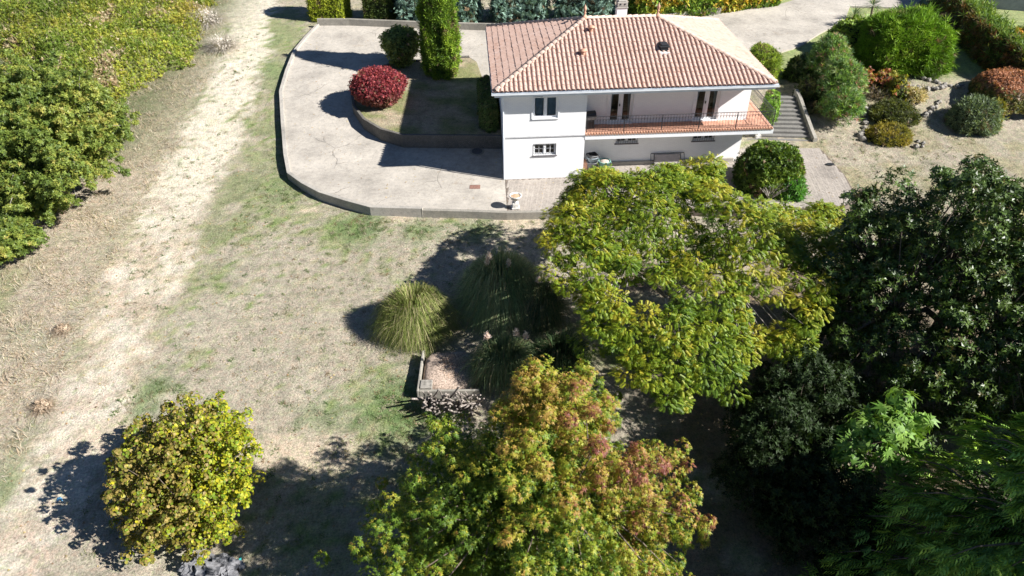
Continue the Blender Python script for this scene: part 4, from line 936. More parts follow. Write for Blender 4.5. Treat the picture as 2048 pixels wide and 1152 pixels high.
def lowplants(name, label, cat, boxes, T, dens, size, pal, mat=LEAF, **kw):
    for i, b_ in enumerate(boxes):
        cx, cy, zb, wd, d, h = fitbox(*b_[:4], dr=b_[4] if len(b_) > 4 else .9)
        shrub(name, label[i] if isinstance(label, (list, tuple)) else label, cat, (cx, cy, zb), superq(cx, cy, zb-.05, wd, d, h, .9), T, dens, size, pal, mat=mat, **kw)
lowplants('rose_shrub', ['reddish green rose bush right of the oleander', 'low yellow green rose bush under the conifer mound', 'thin pale green shrub by the stone edging of the rockery'], 'shrub',
          [(1696, 1742, 138, 182), (1736, 1788, 142, 186), (1768, 1806, 152, 204)], T_LEAF5, 75, .16, [(.05, .07, .014), (.11, .11, .02), (.19, .18, .03), (.20, .07, .04)], disp=.25, dscale=1.5, outw=.4, jit=.1, shrink=.8, seed=41, patch=1.0)
lowplants('heather_shrub', ['dark olive mounded shrub in the middle of the rockery'], 'shrub', [(1730, 1822, 204, 262, .8)], T_TUFT, 110, .24, [(.035, .045, .012), (.06, .07, .018), (.095, .10, .028)], disp=.38, dscale=2, seed=43, outw=.45, jit=.05)
lowplants('heather_shrub', ['low golden olive mound in front of the dark rockery shrub'], 'shrub', [(1728, 1814, 248, 296, .8)], T_TUFT, 130, .18, [(.08, .08, .010), (.13, .115, .014), (.18, .14, .02)], disp=.24, dscale=2, seed=44, jit=.03)
lowplants('grey_shrub', ['rounded grey green shrub in front of the rust coloured dome'], 'shrub', [(1884, 1978, 192, 276, .9)], T_TUFT, 120, .24, [(.06, .085, .045), (.09, .12, .065), (.12, .155, .085)], disp=.34, dscale=2, seed=45, outw=.45, jit=.06)
lowplants('yellow_shrub', ['small yellowing conifer squeezed behind the grey green shrub'], 'shrub', [(1962, 1992, 200, 262, .9)], T_TUFT, 120, .22, [(.12, .12, .015), (.19, .16, .02)], disp=.15, seed=46)
def rust(pos, nr, n):
    t = nr[:, 2]+rng.normal(0, .12, n)+.3*(fbm(pos, 1.2, 3, 2)-.5); a = pick([(.22, .10, .05), (.27, .13, .07), (.17, .075, .04)], n); g_ = pick([(.075, .080, .018), (.11, .10, .022), (.05, .06, .014)], n); return np.where((t > .42)[:, None], a, g_)
cx, cy, zb, wd, d, h = fitbox(1926, 2066, 140, 246, dr=.85)
shrub('beech_dome', 'flat topped clipped dome turned rust brown on top', 'shrub', (cx, cy, zb), superq(cx, cy, zb-.05, wd, d, h, .58), T_LEAF5, 190, .12, [], disp=.10, mat=LEAF, colfn=rust, seed=47)
lowplants('dead_shrub', ['brown dead shrub between the conifer mound and the boundary hedge'], 'shrub', [(1858, 1908, 28, 76, .9)], T_LANCE, 90, .22, [(.10, .065, .045), (.16, .11, .08), (.22, .18, .15)], disp=.2, seed=48, mat=STRAW, outw=.4)
lowplants('yellow_shrub', ['small golden bush at the top corner of the conifer mound'], 'shrub', [(1826, 1856, 8, 32, .9)], T_LEAF5, 100, .18, [(.20, .17, .02), (.28, .22, .03)], disp=.15, seed=49)
lowplants('juniper_sprig', ['little green conifer seedling between the rockery stones'], 'shrub', [(1846, 1872, 138, 160, .9)], T_NEEDLE, 120, .18, JUN, disp=.1, seed=50)
lowplants('dry_shrub', ['dull brown low plant at the foot of the oleander'], 'shrub', [(1598, 1650, 205, 232, .7)], T_LEAF5, 90, .16, [(.05, .055, .016), (.09, .07, .03)], disp=.2, seed=51)
lowplants('dry_shrub', ['pale dry tufted plant beside the golden rockery mound'], 'shrub', [(1800, 1842, 176, 212, .9)], T_LANCE, 70, .30, [(.22, .20, .10), (.30, .25, .15), (.16, .16, .07)], disp=.2, seed=52, mat=STRAW, outw=.4, shrink=.7)
lowplants('dry_shrub', ['grey brown low shrub behind the dark rockery mound'], 'shrub', [(1722, 1778, 178, 206, .9)], T_LANCE, 70, .24, [(.14, .11, .09), (.10, .09, .06), (.19, .15, .13)], disp=.2, seed=53, mat=STRAW, outw=.4, shrink=.7)
lowplants('dark_shrub', ['dark green shrub overhanging the top of the garden steps', 'dull dark shrub beside the low wall of the steps'], 'shrub', [(1566, 1622, 112, 168, .9), (1584, 1640, 150, 212, .8)], T_LEAF5, 100, .19, [(.022, .038, .010), (.035, .06, .014), (.06, .065, .02)], disp=.35, dscale=1.2, seed=54, outw=.45, jit=.08)
# boundary hedge on the right
bh = [G(u, v) for u, v in ((1868, 8), (1900, 70), (1950, 128), (2010, 170), (2090, 235))]
def bound(pos, nr, n):
    q = proj(pos); c = pick([(.05, .09, .018), (.085, .135, .025), (.13, .18, .035)], n); br_ = pick([(.11, .055, .022), (.07, .055, .02), (.06, .065, .02)], n)
    side = (nr[:, 0]*-.7+nr[:, 1]*-.7 > .3) & (rng.random(n) < .75); return np.where(side[:, None], br_, c)
shrub('boundary_hedge', 'long leafy hedge along the right boundary of the garden', 'hedge', bh[0], sweep([(p[0]+1.1, p[1]+.5) for p in bh], 2.0, 2.3, hground), T_LANCE, 75, .34, [], disp=.35, dscale=.7, mat=LEAF, colfn=bound, seed=55, outw=.5, jit=.08)
fo = G(2012, 150)
shrub('firethorn_shrub', 'orange berried shrub growing on top of the boundary hedge', 'shrub', (fo[0]+1.5, fo[1]+1.2, hground(fo[0]+1.5, fo[1]+1.2)), superq(fo[0]+1.5, fo[1]+1.2, float(hground(fo[0], fo[1]))+.9, 3.6, 2.2, 1.9, .9), T_LEAF5, 110, .18, [(.09, .12, .02), (.34, .16, .02), (.42, .19, .02), (.20, .16, .03)], disp=.25, mat=LEAF, seed=56, patch=1.2)
lowplants('leafy_shrub', ['loose green shrub on the neighbouring grass beyond the hedge'], 'shrub', [(2000, 2066, 52, 108, .8)], T_LANCE, 60, .36, [(.05, .085, .02), (.085, .13, .03)], disp=.3, seed=57, outw=.4)
# yucca heads beside the drive
for i, (u, v, lab) in enumerate(((1702, 42, 'spiky yucca head at the edge of the drive'), (1737, 30, 'spiky yucca head beside the top of the conifer mound'))):
    p = G(u, v+14); e = empty('yucca', p, 0, lab, 'yucca', 'pair of yuccas'); h = .9+.3*i
    MB().tube([(0, 0, -.1), (.05, 0, h*.5), (0, .05, h)], [.11, .09, .08], 8).build('trunk', BARK, e, True)
    n = 90; d = rdir(n); d[:, 2] = np.abs(d[:, 2])*1.2-.25; d = unit(d); pos = np.tile([0, .05, h], (n, 1))+d*.08
    V, Q, C = inst(tmpl([kite(1, .075, 0, dz=-.18)]), pos, d, unit(np.array([0, 0, 1.])+rdir(n)*.2), rng.uniform(.6, 1.0, n), pick([(.05, .085, .04), (.08, .125, .06), (.16, .16, .06)], n, [3, 3, 1]), .2)
    link('crown', npmesh('crown', V, Q, C), LEAF, e)
# ivy dome on the patio with dead branches at its foot
cx, cy, zb, wd, d, h = fitbox(1462, 1590, 286, 398, lambda x, y: 0*x, .9)
def ivyc(pos, nr, n):
    t = fbm(pos, 1.1, 6, 3)*3.6-.4+rng.normal(0, .7, n)+.6*(nr[:, 0]); return np.array([(.03, .055, .008), (.06, .10, .013), (.105, .155, .02), (.16, .19, .032)])[np.clip(t.astype(int), 0, 3)]
iv = shrub('ivy_dome', 'rounded ivy covered dome beside the paved path', 'shrub', (cx, cy, 0), superq(cx, cy, 0, wd, d, h, .78, 20, 36), T_LEAF5, 230, .13, [], disp=.30, dscale=1.9, mat=LEAF, colfn=ivyc, seed=58, outw=.4, jit=.06)
cx2, cy2, zb2, wd2, d2, h2 = fitbox(1545, 1604, 352, 404, lambda x, y: 0*x, .9)
shrub('fern_shrub', 'bright green ferny plant at the right foot of the ivy dome', 'shrub', (cx2, cy2, 0), superq(cx2, cy2, 0, wd2, d2, h2, .9), T_LANCE, 120, .26, [(.03, .09, .014), (.05, .14, .02), (.08, .18, .03)], disp=.25, mat=LEAF, seed=59, outw=.45)
db = empty('dead_branches', (cx-.3, cy-d*.52, .0), 0, 'bare pale dead branches leaning at the foot of the ivy dome', 'branches')
for k in range(9):
    a = R(-70+k*17)+random.uniform(-.1, .1); mbt = MB(); L = random.uniform(.8, 1.5); tip = np.array([math.sin(a)*L*.75, -.25+random.uniform(-.15, .1), L*.8])
    mbt.tube([(0, 0, 0), tip*.5+[0, .05, .05], tip], [.028, .018, .008], 5)
    for j in range(3): q = tip*(.4+.2*j); mbt.tube([q, q+np.array([random.uniform(-.3, .3), -.05, random.uniform(.1, .35)])], [.012, .004], 4)
    mbt.build('branch', PALEBARK, db)
# wooden stump planter with roots
p = G(1716, 408); sp = empty('stump_planter', (p[0], p[1]+.1, hground(p[0], p[1])), 0, 'dark gnarled stump planter at the lower end of the paved path', 'planter')
MB().lathe([(.34, 0), (.26, .2), (.28, .45), (.42, .62), (.44, .70), (.38, .70), (.33, .6), (.05, .56)], (0, 0, 0), 14).build('bowl', BARK, sp, True)
for k in range(9):
    a = k*.7+.2; MB().tube([(.22*math.cos(a), .22*math.sin(a), .3), (.42*math.cos(a), .42*math.sin(a), .16), (.7*math.cos(a+.2), .7*math.sin(a+.2), -.02)], [.06, .045, .02], 6).build('root', BARK, sp, True)
# rockery stones
smeshes = []
for k in range(5):
    bm = bmesh.new(); bmesh.ops.create_icosphere(bm, subdivisions=1, radius=.5)
    for v_ in bm.verts: v_.co = Vector((v_.co.x*random.uniform(.75, 1.25), v_.co.y*random.uniform(.7, 1.1), v_.co.z*random.uniform(.55, .9)))
    me = bpy.data.meshes.new('stone'); bm.to_mesh(me); bm.free(); me.materials.append(STONE); smeshes.append(me)
def stones(label, pxs, n, size):
    pl = [G(u, v) for u, v in pxs]; e = empty('stone_edging', pl[0], 0, label, 'stone edging'); L = np.array(pl)
    cum = np.r_[0, np.cumsum(np.linalg.norm(np.diff(L, axis=0), axis=1))]
    for i in range(n):
        s = cum[-1]*(i+random.uniform(-.25, .25))/max(1, n-1); q = [np.interp(s, cum, L[:, k]) for k in range(2)]
        t = bpy.data.objects.new('stone', random.choice(smeshes)); col.objects.link(t); t.parent = e
        sz = size*random.uniform(.7, 1.35); t.location = Vector((q[0]+random.uniform(-.12, .12), q[1]+random.uniform(-.12, .12), float(hground(*q))+.2*sz))-e.location
        t.scale = (sz, sz, sz); t.rotation_euler = (random.uniform(-.3, .3), random.uniform(-.3, .3), random.uniform(0, 6.3))
stones('curved line of pale stones on the left side of the rockery', [(1712, 196), (1722, 212), (1730, 226), (1728, 250), (1722, 280)], 13, .38)
stones('line of pale rockery stones below the conifer mound', [(1690, 112), (1730, 122), (1772, 134), (1812, 146), (1834, 153)], 14, .34)
stones('double row of pale stones leading from the mound to the rust dome', [(1806, 172), (1830, 176), (1860, 180), (1888, 176), (1925, 172)], 16, .36)
stones('stones bordering the shaded right side of the rockery', [(1878, 206), (1862, 222), (1848, 234)], 7, .38)
stones('few pale stones at the lower right of the rockery', [(1838, 284), (1846, 292), (1836, 296)], 4, .3)
stones('upper row of pale stones below the right end of the conifer mound', [(1824, 150), (1848, 158), (1876, 168), (1900, 172)], 9, .34)
# neighbour's wall and mesh fence panel
p = G(1958, 14); q = G(2040, 26)
o = wallstrip('neighbour_wall', [(p[0], p[1]+.2), (q[0]+1.5, q[1]+.2)], lambda x, y: hground(x, y)+2.6, lambda x, y: hground(x, y)-.3, .25, simple('grey_render', (.30, .31, .35), .85, .12, 3)); tag(o, 'plain grey rendered wall in the far top right corner', 'wall')
p = G(1926, 16); f_ = empty('fence_panel', p, .5, 'white wire fence panel beyond the boundary hedge', 'fence')
for k in range(12): MB().tube([(k*.18, 0, 0), (k*.18, 0, 1.7)], .014, 5).build('bar', WHITE, f_)
for zz in (.1, .85, 1.6): MB().tube([(-.05, .02, zz), (2.05, .02, zz)], .014, 5).build('rail', WHITE, f_)

# ------------------------------------------------------------------ trees
def inside_px(P, poly): q = proj(P); return inpoly(q[:, 0], q[:, 1], poly)
def thin(P, dmin):
    keep = []
    for p in P:
        if all((p-q) @ (p-q) > dmin*dmin for q in keep): keep.append(p)
    return np.array(keep)
def tree(name, label, base, h0, r0, cl, rad, cnt, T, size, colf, mat=LEAF, bark=BARK, lean=(0, 0), nprim=7, seed=1, cat='tree', group=None, **kw):
    base = np.array(base, float); e = empty(name, base, 0, label, cat, group)
    limbs(None, h0, cl-base, r0, lean, nprim, bark, e, seed, kw.pop('split', .5), kw.pop('sub', 1.0))
    return crown_mesh(T, cl-base, rad, cnt, size, lambda ci, n, d, pos: colf(ci, n, d, pos+base), mat=mat, parent=e, **kw), e

def shoots(base, start, ends, per, r0, r1, t0=.5, jit=.06, flat=1.0):
    """clumps strung along shoots that run from start(i) to the ends, smaller towards the tip; also the shoot index of each clump"""
    cl = []; rd = []; ix = []
    for i, e in enumerate(ends):
        a = start(e); L = np.linalg.norm(e-a)
        for k in range(per):
            t = t0+(1-t0)*(k+rng.uniform(.1, .9))/per; f = (t-t0)/(1-t0); r_ = (r0+(r1-r0)*f)*rng.uniform(.75, 1.25)
            sag = np.array([0, 0, .10*L*math.sin(math.pi*t)]); cl.append(a+(e-a)*t+sag+rng.normal(0, jit*L, 3)*[1, 1, .6]); rd.append((r_, r_, r_*flat)); ix.append(i)
    return np.array(cl), np.array(rd), np.array(ix)
# silk tree: broad umbrella crown
AB = np.array([7.2, 24.6, -.66])
ALB = [(1150, 352), (1200, 350), (1290, 356), (1340, 338), (1420, 326), (1436, 338), (1400, 380), (1450, 385), (1480, 402), (1540, 420), (1600, 428), (1655, 412), (1685, 432), (1690, 468), (1655, 520), (1680, 560), (1640, 600), (1612, 640), (1630, 690), (1560, 712), (1500, 690), (1472, 745), (1440, 752), (1400, 760), (1372, 795), (1330, 800), (1310, 765), (1255, 752), (1235, 710), (1198, 680), (1175, 640), (1130, 605), (1115, 560), (1108, 500), (1085, 478), (1115, 432), (1135, 395)]
q = rng.uniform(-1, 1, (9000, 2))*8.5; rr_ = np.hypot(q[:, 0], q[:, 1]); q = q[rr_ < 8.3]; rr_ = rr_[rr_ < 8.3]
qx, qy = AB[0]+.1+q[:, 0], AB[1]-.3+q[:, 1]
zz = 5.5-.030*rr_**2+(fbm(np.c_[qx, qy], .45, 3, 2)-.5)*1.9-np.clip(-q[:, 1]-2.5, 0, 9)*.42-np.clip(-q[:, 0]-4, 0, 9)*.25
P = np.c_[qx, qy, zz]; P = P[inside_px(P, ALB)]
qq = proj(P); hole = (((qq[:, 0]-1290)/78)**2+((qq[:, 1]-572)/58)**2 < 1) | (((qq[:, 0]-1545)/60)**2+((qq[:, 1]-630)/34)**2 < 1)
gap = fbm(P, .55, 29, 2) > .80
thinl = (qq[:, 0] < 1240) & (qq[:, 1] > 430) & (fbm(P, .8, 33, 2) > .68)
P = P[(~hole & ~gap & ~thinl) | (rng.random(len(P)) < .02)]
cl = thin(P, .50); low = cl[(rng.random(len(cl)) < .16) & (cl[:, 1] < 24)]-[0, 0, .8]; cl = np.r_[cl, low]
K = len(cl); ck = rng.random(K)
def albc(ci, n, d, pos):
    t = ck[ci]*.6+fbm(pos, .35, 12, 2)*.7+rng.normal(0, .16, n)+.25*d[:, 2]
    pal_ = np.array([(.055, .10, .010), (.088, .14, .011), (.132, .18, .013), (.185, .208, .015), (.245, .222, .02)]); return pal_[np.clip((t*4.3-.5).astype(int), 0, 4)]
tree('silk_tree', 'wide spreading silk tree with flat layered yellow green crown in front of the house', AB, 3.0, .19, cl, np.tile([.60, .60, .26], (K, 1))*rng.uniform(.5, 1.35, (K, 1)), 118, T_FROND, .205, albc, bark=PALEBARK, lean=(-.5, .8), nprim=11, seed=4, upn=.85, droop=.35, split=.25, axmode='out')

# sweetgum
SB = np.array([.8, 12.9, -1.2]); SH = 9.4
SG = [(1062, 742), (1100, 775), (1150, 780), (1180, 742), (1205, 772), (1235, 810), (1228, 850), (1215, 880), (1290, 915), (1335, 905), (1372, 905), (1385, 950), (1415, 1010), (1435, 1080), (1430, 1290), (540, 1290), (632, 1130), (640, 1085), (690, 1050), (715, 990), (760, 975), (785, 925), (812, 892), (845, 890), (858, 850), (885, 845), (905, 900), (962, 885), (985, 815), (1035, 756)]
n = 9000; hh = rng.random(n)**1.25; ang = rng.uniform(0, 2*math.pi, n); lob = .80+.20*np.sin(ang*5+hh*6)+.10*np.sin(ang*11+hh*17)
Rr = 8.5*(1-hh)**.97*lob*rng.uniform(.55, 1.05, n)**.6; P = np.c_[SB[0]+Rr*np.cos(ang), SB[1]+Rr*np.sin(ang), SB[2]+1.9+hh*(SH-1.6)]
tips = np.array([np.r_[G(u, v, (lambda k: (lambda x, y: 0*x+k))(z_))] for u, v, z_ in ((1062, 735, 7.6), (1180, 738, 7.0), (1112, 772, 7.2), (1008, 805, 6.6), (1232, 806, 5.9), (872, 832, 4.6), (830, 902, 3.8), (1335, 892, 4.2), (1384, 892, 3.6), (1290, 912, 4.6), (1422, 1002, 2.8), (728, 1002, 2.9), (700, 1062, 2.3), (764, 1045, 3.0), (690, 1115, 1.6), (650, 1140, 1.0), (735, 1100, 2.2), (800, 985, 3.6), (850, 1020, 4.3), (1000, 980, 6.2), (945, 870, 5.8))])
P = P[inside_px(P, SG) & (fbm(P, .8, 91, 2) < .64)]; ends = np.r_[tips, thin(P, .70)]
def sg_start(e): r_ = np.hypot(e[0]-SB[0], e[1]-SB[1]); return np.array([SB[0], SB[1], max(SB[2]+.8, e[2]-.55-.62*r_)])
cl, rdS, ixS = shoots(SB, sg_start, ends, 6, .54, .19, .30, .035, 1.15); K = len(cl); ckS = rng.random(len(ends)); ck = ckS[ixS]
def sgc(ci, n, d, pos):
    q = proj(cl[ci]); hi = np.clip((cl[ci][:, 2]-SB[2])/SH, 0, 1); tipf = (np.arange(K) % 6)[ci]/5
    z1 = fbm(cl[ci], .42, 8, 2); warm = .55*sstep(.45, .85, hi)+.50*sstep(1120, 1330, q[:, 0])+.45*tipf+.35*ck[ci]+.9*(z1-.5)+rng.normal(0, .24, n)-.72
    pal_ = np.array([(.05, .092, .010), (.08, .13, .012), (.12, .16, .014), (.175, .185, .018), (.215, .19, .024), (.215, .14, .032), (.18, .085, .036), (.145, .05, .036)])
    mx = np.where(q[:, 0] > 1130, 8, 6); return pal_[np.clip((warm*5.6+1.9).astype(int), 0, mx-1)]
tree('sweetgum_tree', 'large sweetgum turning yellow and red in the foreground', SB, 5.4, .20, cl, rdS, 46, T_STAR, .11, sgc, nprim=11, seed=6, upn=.6, droop=.75, split=.3, sub=.12)

# hazel
HB = np.array([-10.9, 15.4, -1.08])
HZ = [(432, 784), (448, 815), (490, 828), (500, 868), (528, 905), (518, 940), (532, 975), (500, 1030), (485, 1085), (440, 1100), (390, 1135), (340, 1110), (285, 1140), (225, 1118), (235, 1070), (196, 1040), (212, 985), (198, 930), (240, 905), (252, 850), (300, 842), (328, 800), (352, 815), (372, 786), (400, 806)]
n = 900; d = rdir(n); d[:, 2] = np.abs(d[:, 2]); P = HB+[0, 0, .2]+d*(rng.uniform(.72, 1.05, n)**.8)[:, None]*[3.6, 3.1, 4.8]
P = P[inside_px(P, HZ)]; ends = thin(P, .48); cl, rdH, ixH = shoots(HB, lambda e: HB+[0, 0, .3]+(e-HB)*[.12, .12, .05], ends, 5, .46, .15, .45, .05); K = len(cl); ck = rng.random(len(ends))[ixH]
def hzc(ci, n, d, pos):
    q = proj(pos); t = ck[ci]*.35+.55*sstep(330, 480, q[:, 0])+rng.normal(0, .25, n)
    br_ = pick([(.16, .125, .03), (.13, .12, .02), (.20, .15, .045), (.09, .105, .014)], n); y_ = pick([(.20, .21, .012), (.15, .185, .012), (.26, .235, .014), (.095, .145, .010)], n); return np.where((t < .42)[:, None], br_, y_)
tree('hazel_bush', 'rounded yellowing hazel bush in the lower left', HB, 1.0, .13, cl, rdH, 42, T_ROUND, .096, hzc, nprim=8, seed=8, upn=.75, droop=.3, axmode='z', cvar=.25, sub=.15)

# magnolia, dark and glossy
MG = np.array([16.4, 20.6, -.82])
n = 9000; d = rdir(n); d[:, 2] = np.abs(d[:, 2]); s_ = rng.uniform(.5, 1, n)**.5; hz_ = d[:, 2]
P = MG+[0, 0, .8]+d*s_[:, None]*[5.9, 3.9, 9.2]*(1+.35*(fbm(d*2.5, 1.3, 9, 2)[:, None]-.5)); P[:, :2] = MG[:2]+(P[:, :2]-MG[:2])*(1-.18*hz_[:, None])
MGP = [(1590, 640), (1690, 560), (1700, 440), (1745, 405), (1800, 415), (1870, 392), (1890, 365), (1960, 352), (2010, 372), (2060, 400), (2500, 300), (2500, 1300), (1860, 1000), (1640, 900), (1560, 800), (1590, 700)]
P = P[inside_px(P, MGP)]; P = P[fbm(P, .7, 93, 2) < .62]; cl = thin(P, .70); spr = np.array([CAM+ray(u, v)*((22.0-.25*(8-z_))/ray(u, v)[1]) for u, v, z_ in ((1705, 408, 4.4), (1722, 425, 4.4), (1738, 392, 5.0), (1788, 372, 6), (1810, 398, 6), (1880, 352, 7), (1892, 372, 7), (1950, 338, 7.6), (1968, 352, 7.6), (1990, 372, 7), (2030, 395, 6.5), (1690, 470, 4), (1660, 540, 3.6))]); cl = np.r_[cl, spr]; K = len(cl); ck = rng.random(K)
def mgc(ci, n, d, pos): return pick([(.022, .042, .008), (.034, .060, .010), (.05, .080, .014), (.10, .09, .03)], n, [4, 4, 3, .5])*(.8+.5*ck[ci][:, None])
tree('magnolia_tree', 'dense dark glossy evergreen magnolia on the right', MG, 5.5, .26, cl, np.tile([.56, .56, .54], (K, 1))*rng.uniform(.55, 1.35, (K, 1)), 54, T_ROSETTE, .165, mgc, mat=GLOSSY, nprim=9, seed=10, upn=.7, axmode='z', inner=.3)

# fig sapling
FB = np.array([12.0, 16.4, -1.0])
P = np.array([G(u, v, lambda x, y: 0*x+z_) for u, v, z_ in [(1690, 880, 2.0), (1720, 850, 2.4), (1760, 830, 2.7), (1800, 840, 2.6), (1700, 915, 1.6), (1750, 890, 2.2), (1790, 880, 2.2), (1840, 850, 2.4), (1830, 900, 1.9), (1770, 930, 1.6), (1720, 940, 1.3), (1670, 905, 1.5), (1800, 800, 3.0), (1810, 930, 1.6), (1775, 862, 2.7)]])
K = len(P)
tree('fig_sapling', 'bright green fig bush catching the sun below the magnolia', FB, .8, .07, P, np.tile([.48, .48, .42], (K, 1)), 26, T_FIG, .36, lambda ci, n, d, pos: pick([(.075, .15, .025), (.11, .20, .035), (.15, .24, .05)], n), nprim=6, seed=12, upn=.8, axmode='z', cat='bush')

# cedar on the lower right: layered boughs with feathery drooping sprays
def cedar(name, label, base, h, Rm, seed, pxpoly=None, nb=95):
    rs = np.random.default_rng(seed); base = np.array(base, float); e = empty(name, base, 0, label, 'tree'); mb = MB(); mb.tube([(0, 0, -.4), (0, 0, h*.5), (0, 0, h*.97)], [.34, .22, .03], 10)
    pos = []; ax = []; nr = []; cs = []
    for i in range(nb):
        t = rs.uniform(.08, .99); a = rs.uniform(0, 2*math.pi); L = Rm*(1-t)**.75*rs.uniform(.75, 1.1)+.25; z0 = h*t
        d = np.array([math.cos(a), math.sin(a), 0]); P_ = [np.array([0, 0, z0]), d*L*.5+[0, 0, z0+.18*L*.5], d*L*.85+[0, 0, z0+.08*L], d*L+[0, 0, z0-.02*L]]
        mb.tube(P_, [.055, .04, .022, .01], 5, False); m = int(22+L*24); s = rs.uniform(.22, 1.02, m); sd_ = np.cross(d, [0, 0, 1.])
        for q in s:
            c = P_[0]*(1-q)**2+2*q*(1-q)*np.array(P_[1])+q*q*P_[3]; off = rs.normal(0, .30*(1.15-q)+.08)*L*.45
            pos.append(c+sd_*off+[0, 0, rs.normal(-.05, .10)]); ax.append(d*(.9)+sd_*off*.9+rs.normal(0, .22, 3)+[0, 0, -.28]); nr.append(np.array([0, 0, 1.])+rs.normal(0, .25, 3)); cs.append(rs.random()*.6+q*.4)
    pos = np.array(pos); ax = np.array(ax); nr = np.array(nr); cs = np.array(cs)
    if pxpoly: k = ~inside_px(pos+base, pxpoly); pos, ax, nr, cs = pos[k], ax[k], nr[k], cs[k]
    pal_ = np.array([(.025, .05, .014), (.04, .075, .018), (.06, .105, .022), (.10, .145, .025)]); cols = pal_[np.clip((cs*4+rng.normal(0, .5, len(cs))).astype(int), 0, 3)]
    V, Q, C = inst(T_SPRAY, pos, ax, nr, rng.uniform(.28, .58, len(pos)), cols*2.6, .35); mb.build('trunk', BARK, e, True); link('crown', npmesh('crown', V, Q, C), CONIFER, e)
cedar('cedar_tree', 'feathery dark green cedar filling the lower right corner', (14.9, 10.3, -1.3), 10.2, 6.0, 3, [(1480, 300), (2200, 300), (2200, 780), (2048, 800), (1900, 850), (1840, 890), (1700, 985), (1640, 1085), (1580, 1180), (1480, 1180)], 190)
# trees standing just outside the right edge, whose shade covers the ground
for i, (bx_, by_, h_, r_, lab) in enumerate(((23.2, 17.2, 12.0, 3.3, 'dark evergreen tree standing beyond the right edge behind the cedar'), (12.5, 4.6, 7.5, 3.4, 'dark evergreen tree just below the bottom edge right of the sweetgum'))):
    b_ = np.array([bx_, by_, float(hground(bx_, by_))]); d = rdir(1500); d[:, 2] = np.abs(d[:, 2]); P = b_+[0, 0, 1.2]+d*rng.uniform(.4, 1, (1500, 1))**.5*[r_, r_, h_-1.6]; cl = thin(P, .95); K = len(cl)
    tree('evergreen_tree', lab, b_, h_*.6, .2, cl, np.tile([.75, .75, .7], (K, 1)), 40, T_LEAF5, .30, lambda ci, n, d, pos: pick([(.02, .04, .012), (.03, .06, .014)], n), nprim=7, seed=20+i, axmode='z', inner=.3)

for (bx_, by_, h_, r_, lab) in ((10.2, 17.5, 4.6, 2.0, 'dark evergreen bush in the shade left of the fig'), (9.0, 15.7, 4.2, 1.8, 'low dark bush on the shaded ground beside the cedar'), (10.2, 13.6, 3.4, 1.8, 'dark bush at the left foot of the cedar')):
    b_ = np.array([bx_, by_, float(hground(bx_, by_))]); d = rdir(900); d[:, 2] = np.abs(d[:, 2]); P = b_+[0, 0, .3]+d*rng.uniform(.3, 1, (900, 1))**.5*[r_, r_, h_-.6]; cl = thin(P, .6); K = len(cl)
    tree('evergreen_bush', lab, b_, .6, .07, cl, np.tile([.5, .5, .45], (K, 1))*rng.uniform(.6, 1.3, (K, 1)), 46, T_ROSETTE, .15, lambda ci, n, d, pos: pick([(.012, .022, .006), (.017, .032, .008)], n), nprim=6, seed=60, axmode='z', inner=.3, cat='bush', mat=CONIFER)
# oaks on the left
def oak(label, base, h, rx, ry, seed, poly=None, cnt=120, dm=.8):
    base = np.array(base, float); d = rdir(2600); d[:, 2] = np.abs(d[:, 2])
    P = base+[0, 0, .8]+d*(rng.uniform(.6, 1.08, 2600)**.7)[:, None]*[rx, ry, h-1.0]*(1+.5*(fbm(d*2.2+seed, 1.4, 6, 2)[:, None]-.5))
    if poly: P = P[inside_px(P, poly)]
    P = P[fbm(P, .6, seed+50, 2) < .62]; ends = thin(P, dm); cl, rdO, ixO = shoots(base, lambda e: base+[0, 0, h*.3]+(e-base-[0, 0, h*.3])*.15, ends, 5, .62, .18, .45, .05, .8); K = len(cl); ck = rng.random(len(ends))[ixO]
    def cf(ci, n, d, pos):
        t = ck[ci]*.5+.45*fbm(pos, .5, seed, 2)+rng.normal(0, .2, n)+.15*d[:, 2]; pal_ = np.array([(.06, .092, .018), (.088, .124, .022), (.12, .153, .028), (.165, .185, .034), (.21, .195, .045)]); return pal_[np.clip((t*4.6-.3).astype(int), 0, 4)]
    tree('oak_tree', label, base, h*.45, .2, cl, rdO, cnt, T_LEAF5, .145, cf, nprim=9, seed=seed, upn=.7, axmode='z', bark=PALEBARK, inner=.3, sub=.2)
b1 = G(120, 450)
OK1 = [(-400, 50), (60, 70), (150, 90), (225, 125), (268, 190), (276, 262), (248, 300), (262, 345), (198, 372), (168, 412), (112, 455), (60, 462), (20, 440), (-400, 440)]
oak('spreading yellow green oak with pale bare twigs beside the chalk track', (b1[0]-1.2, b1[1]+3.2, hground(b1[0]-1.2, b1[1]+3.2)), 7.4, 5.6, 5.2, 41, OK1, 27, .66)
b2 = G(-60, 380); oak('leafy oak cut by the left edge of the picture', (b2[0]-3, b2[1]+5.0, hground(b2[0]-3, b2[1]+5)), 6.8, 5.0, 4.6, 43, OK1, 24, 1.0)

b3 = G(26, 548); oak('low scrubby oak bush at the left edge below the spreading oak', (b3[0]-.6, b3[1]+1.2, hground(b3[0], b3[1])), 2.2, 1.9, 1.5, 47, None, 26, .6)
b4 = G(60, 470); oak('small leafy oak shoot at the foot of the spreading oak', (b4[0]-.2, b4[1]+1.0, hground(b4[0], b4[1])), 2.6, 2.0, 1.4, 49, None, 26, .7)
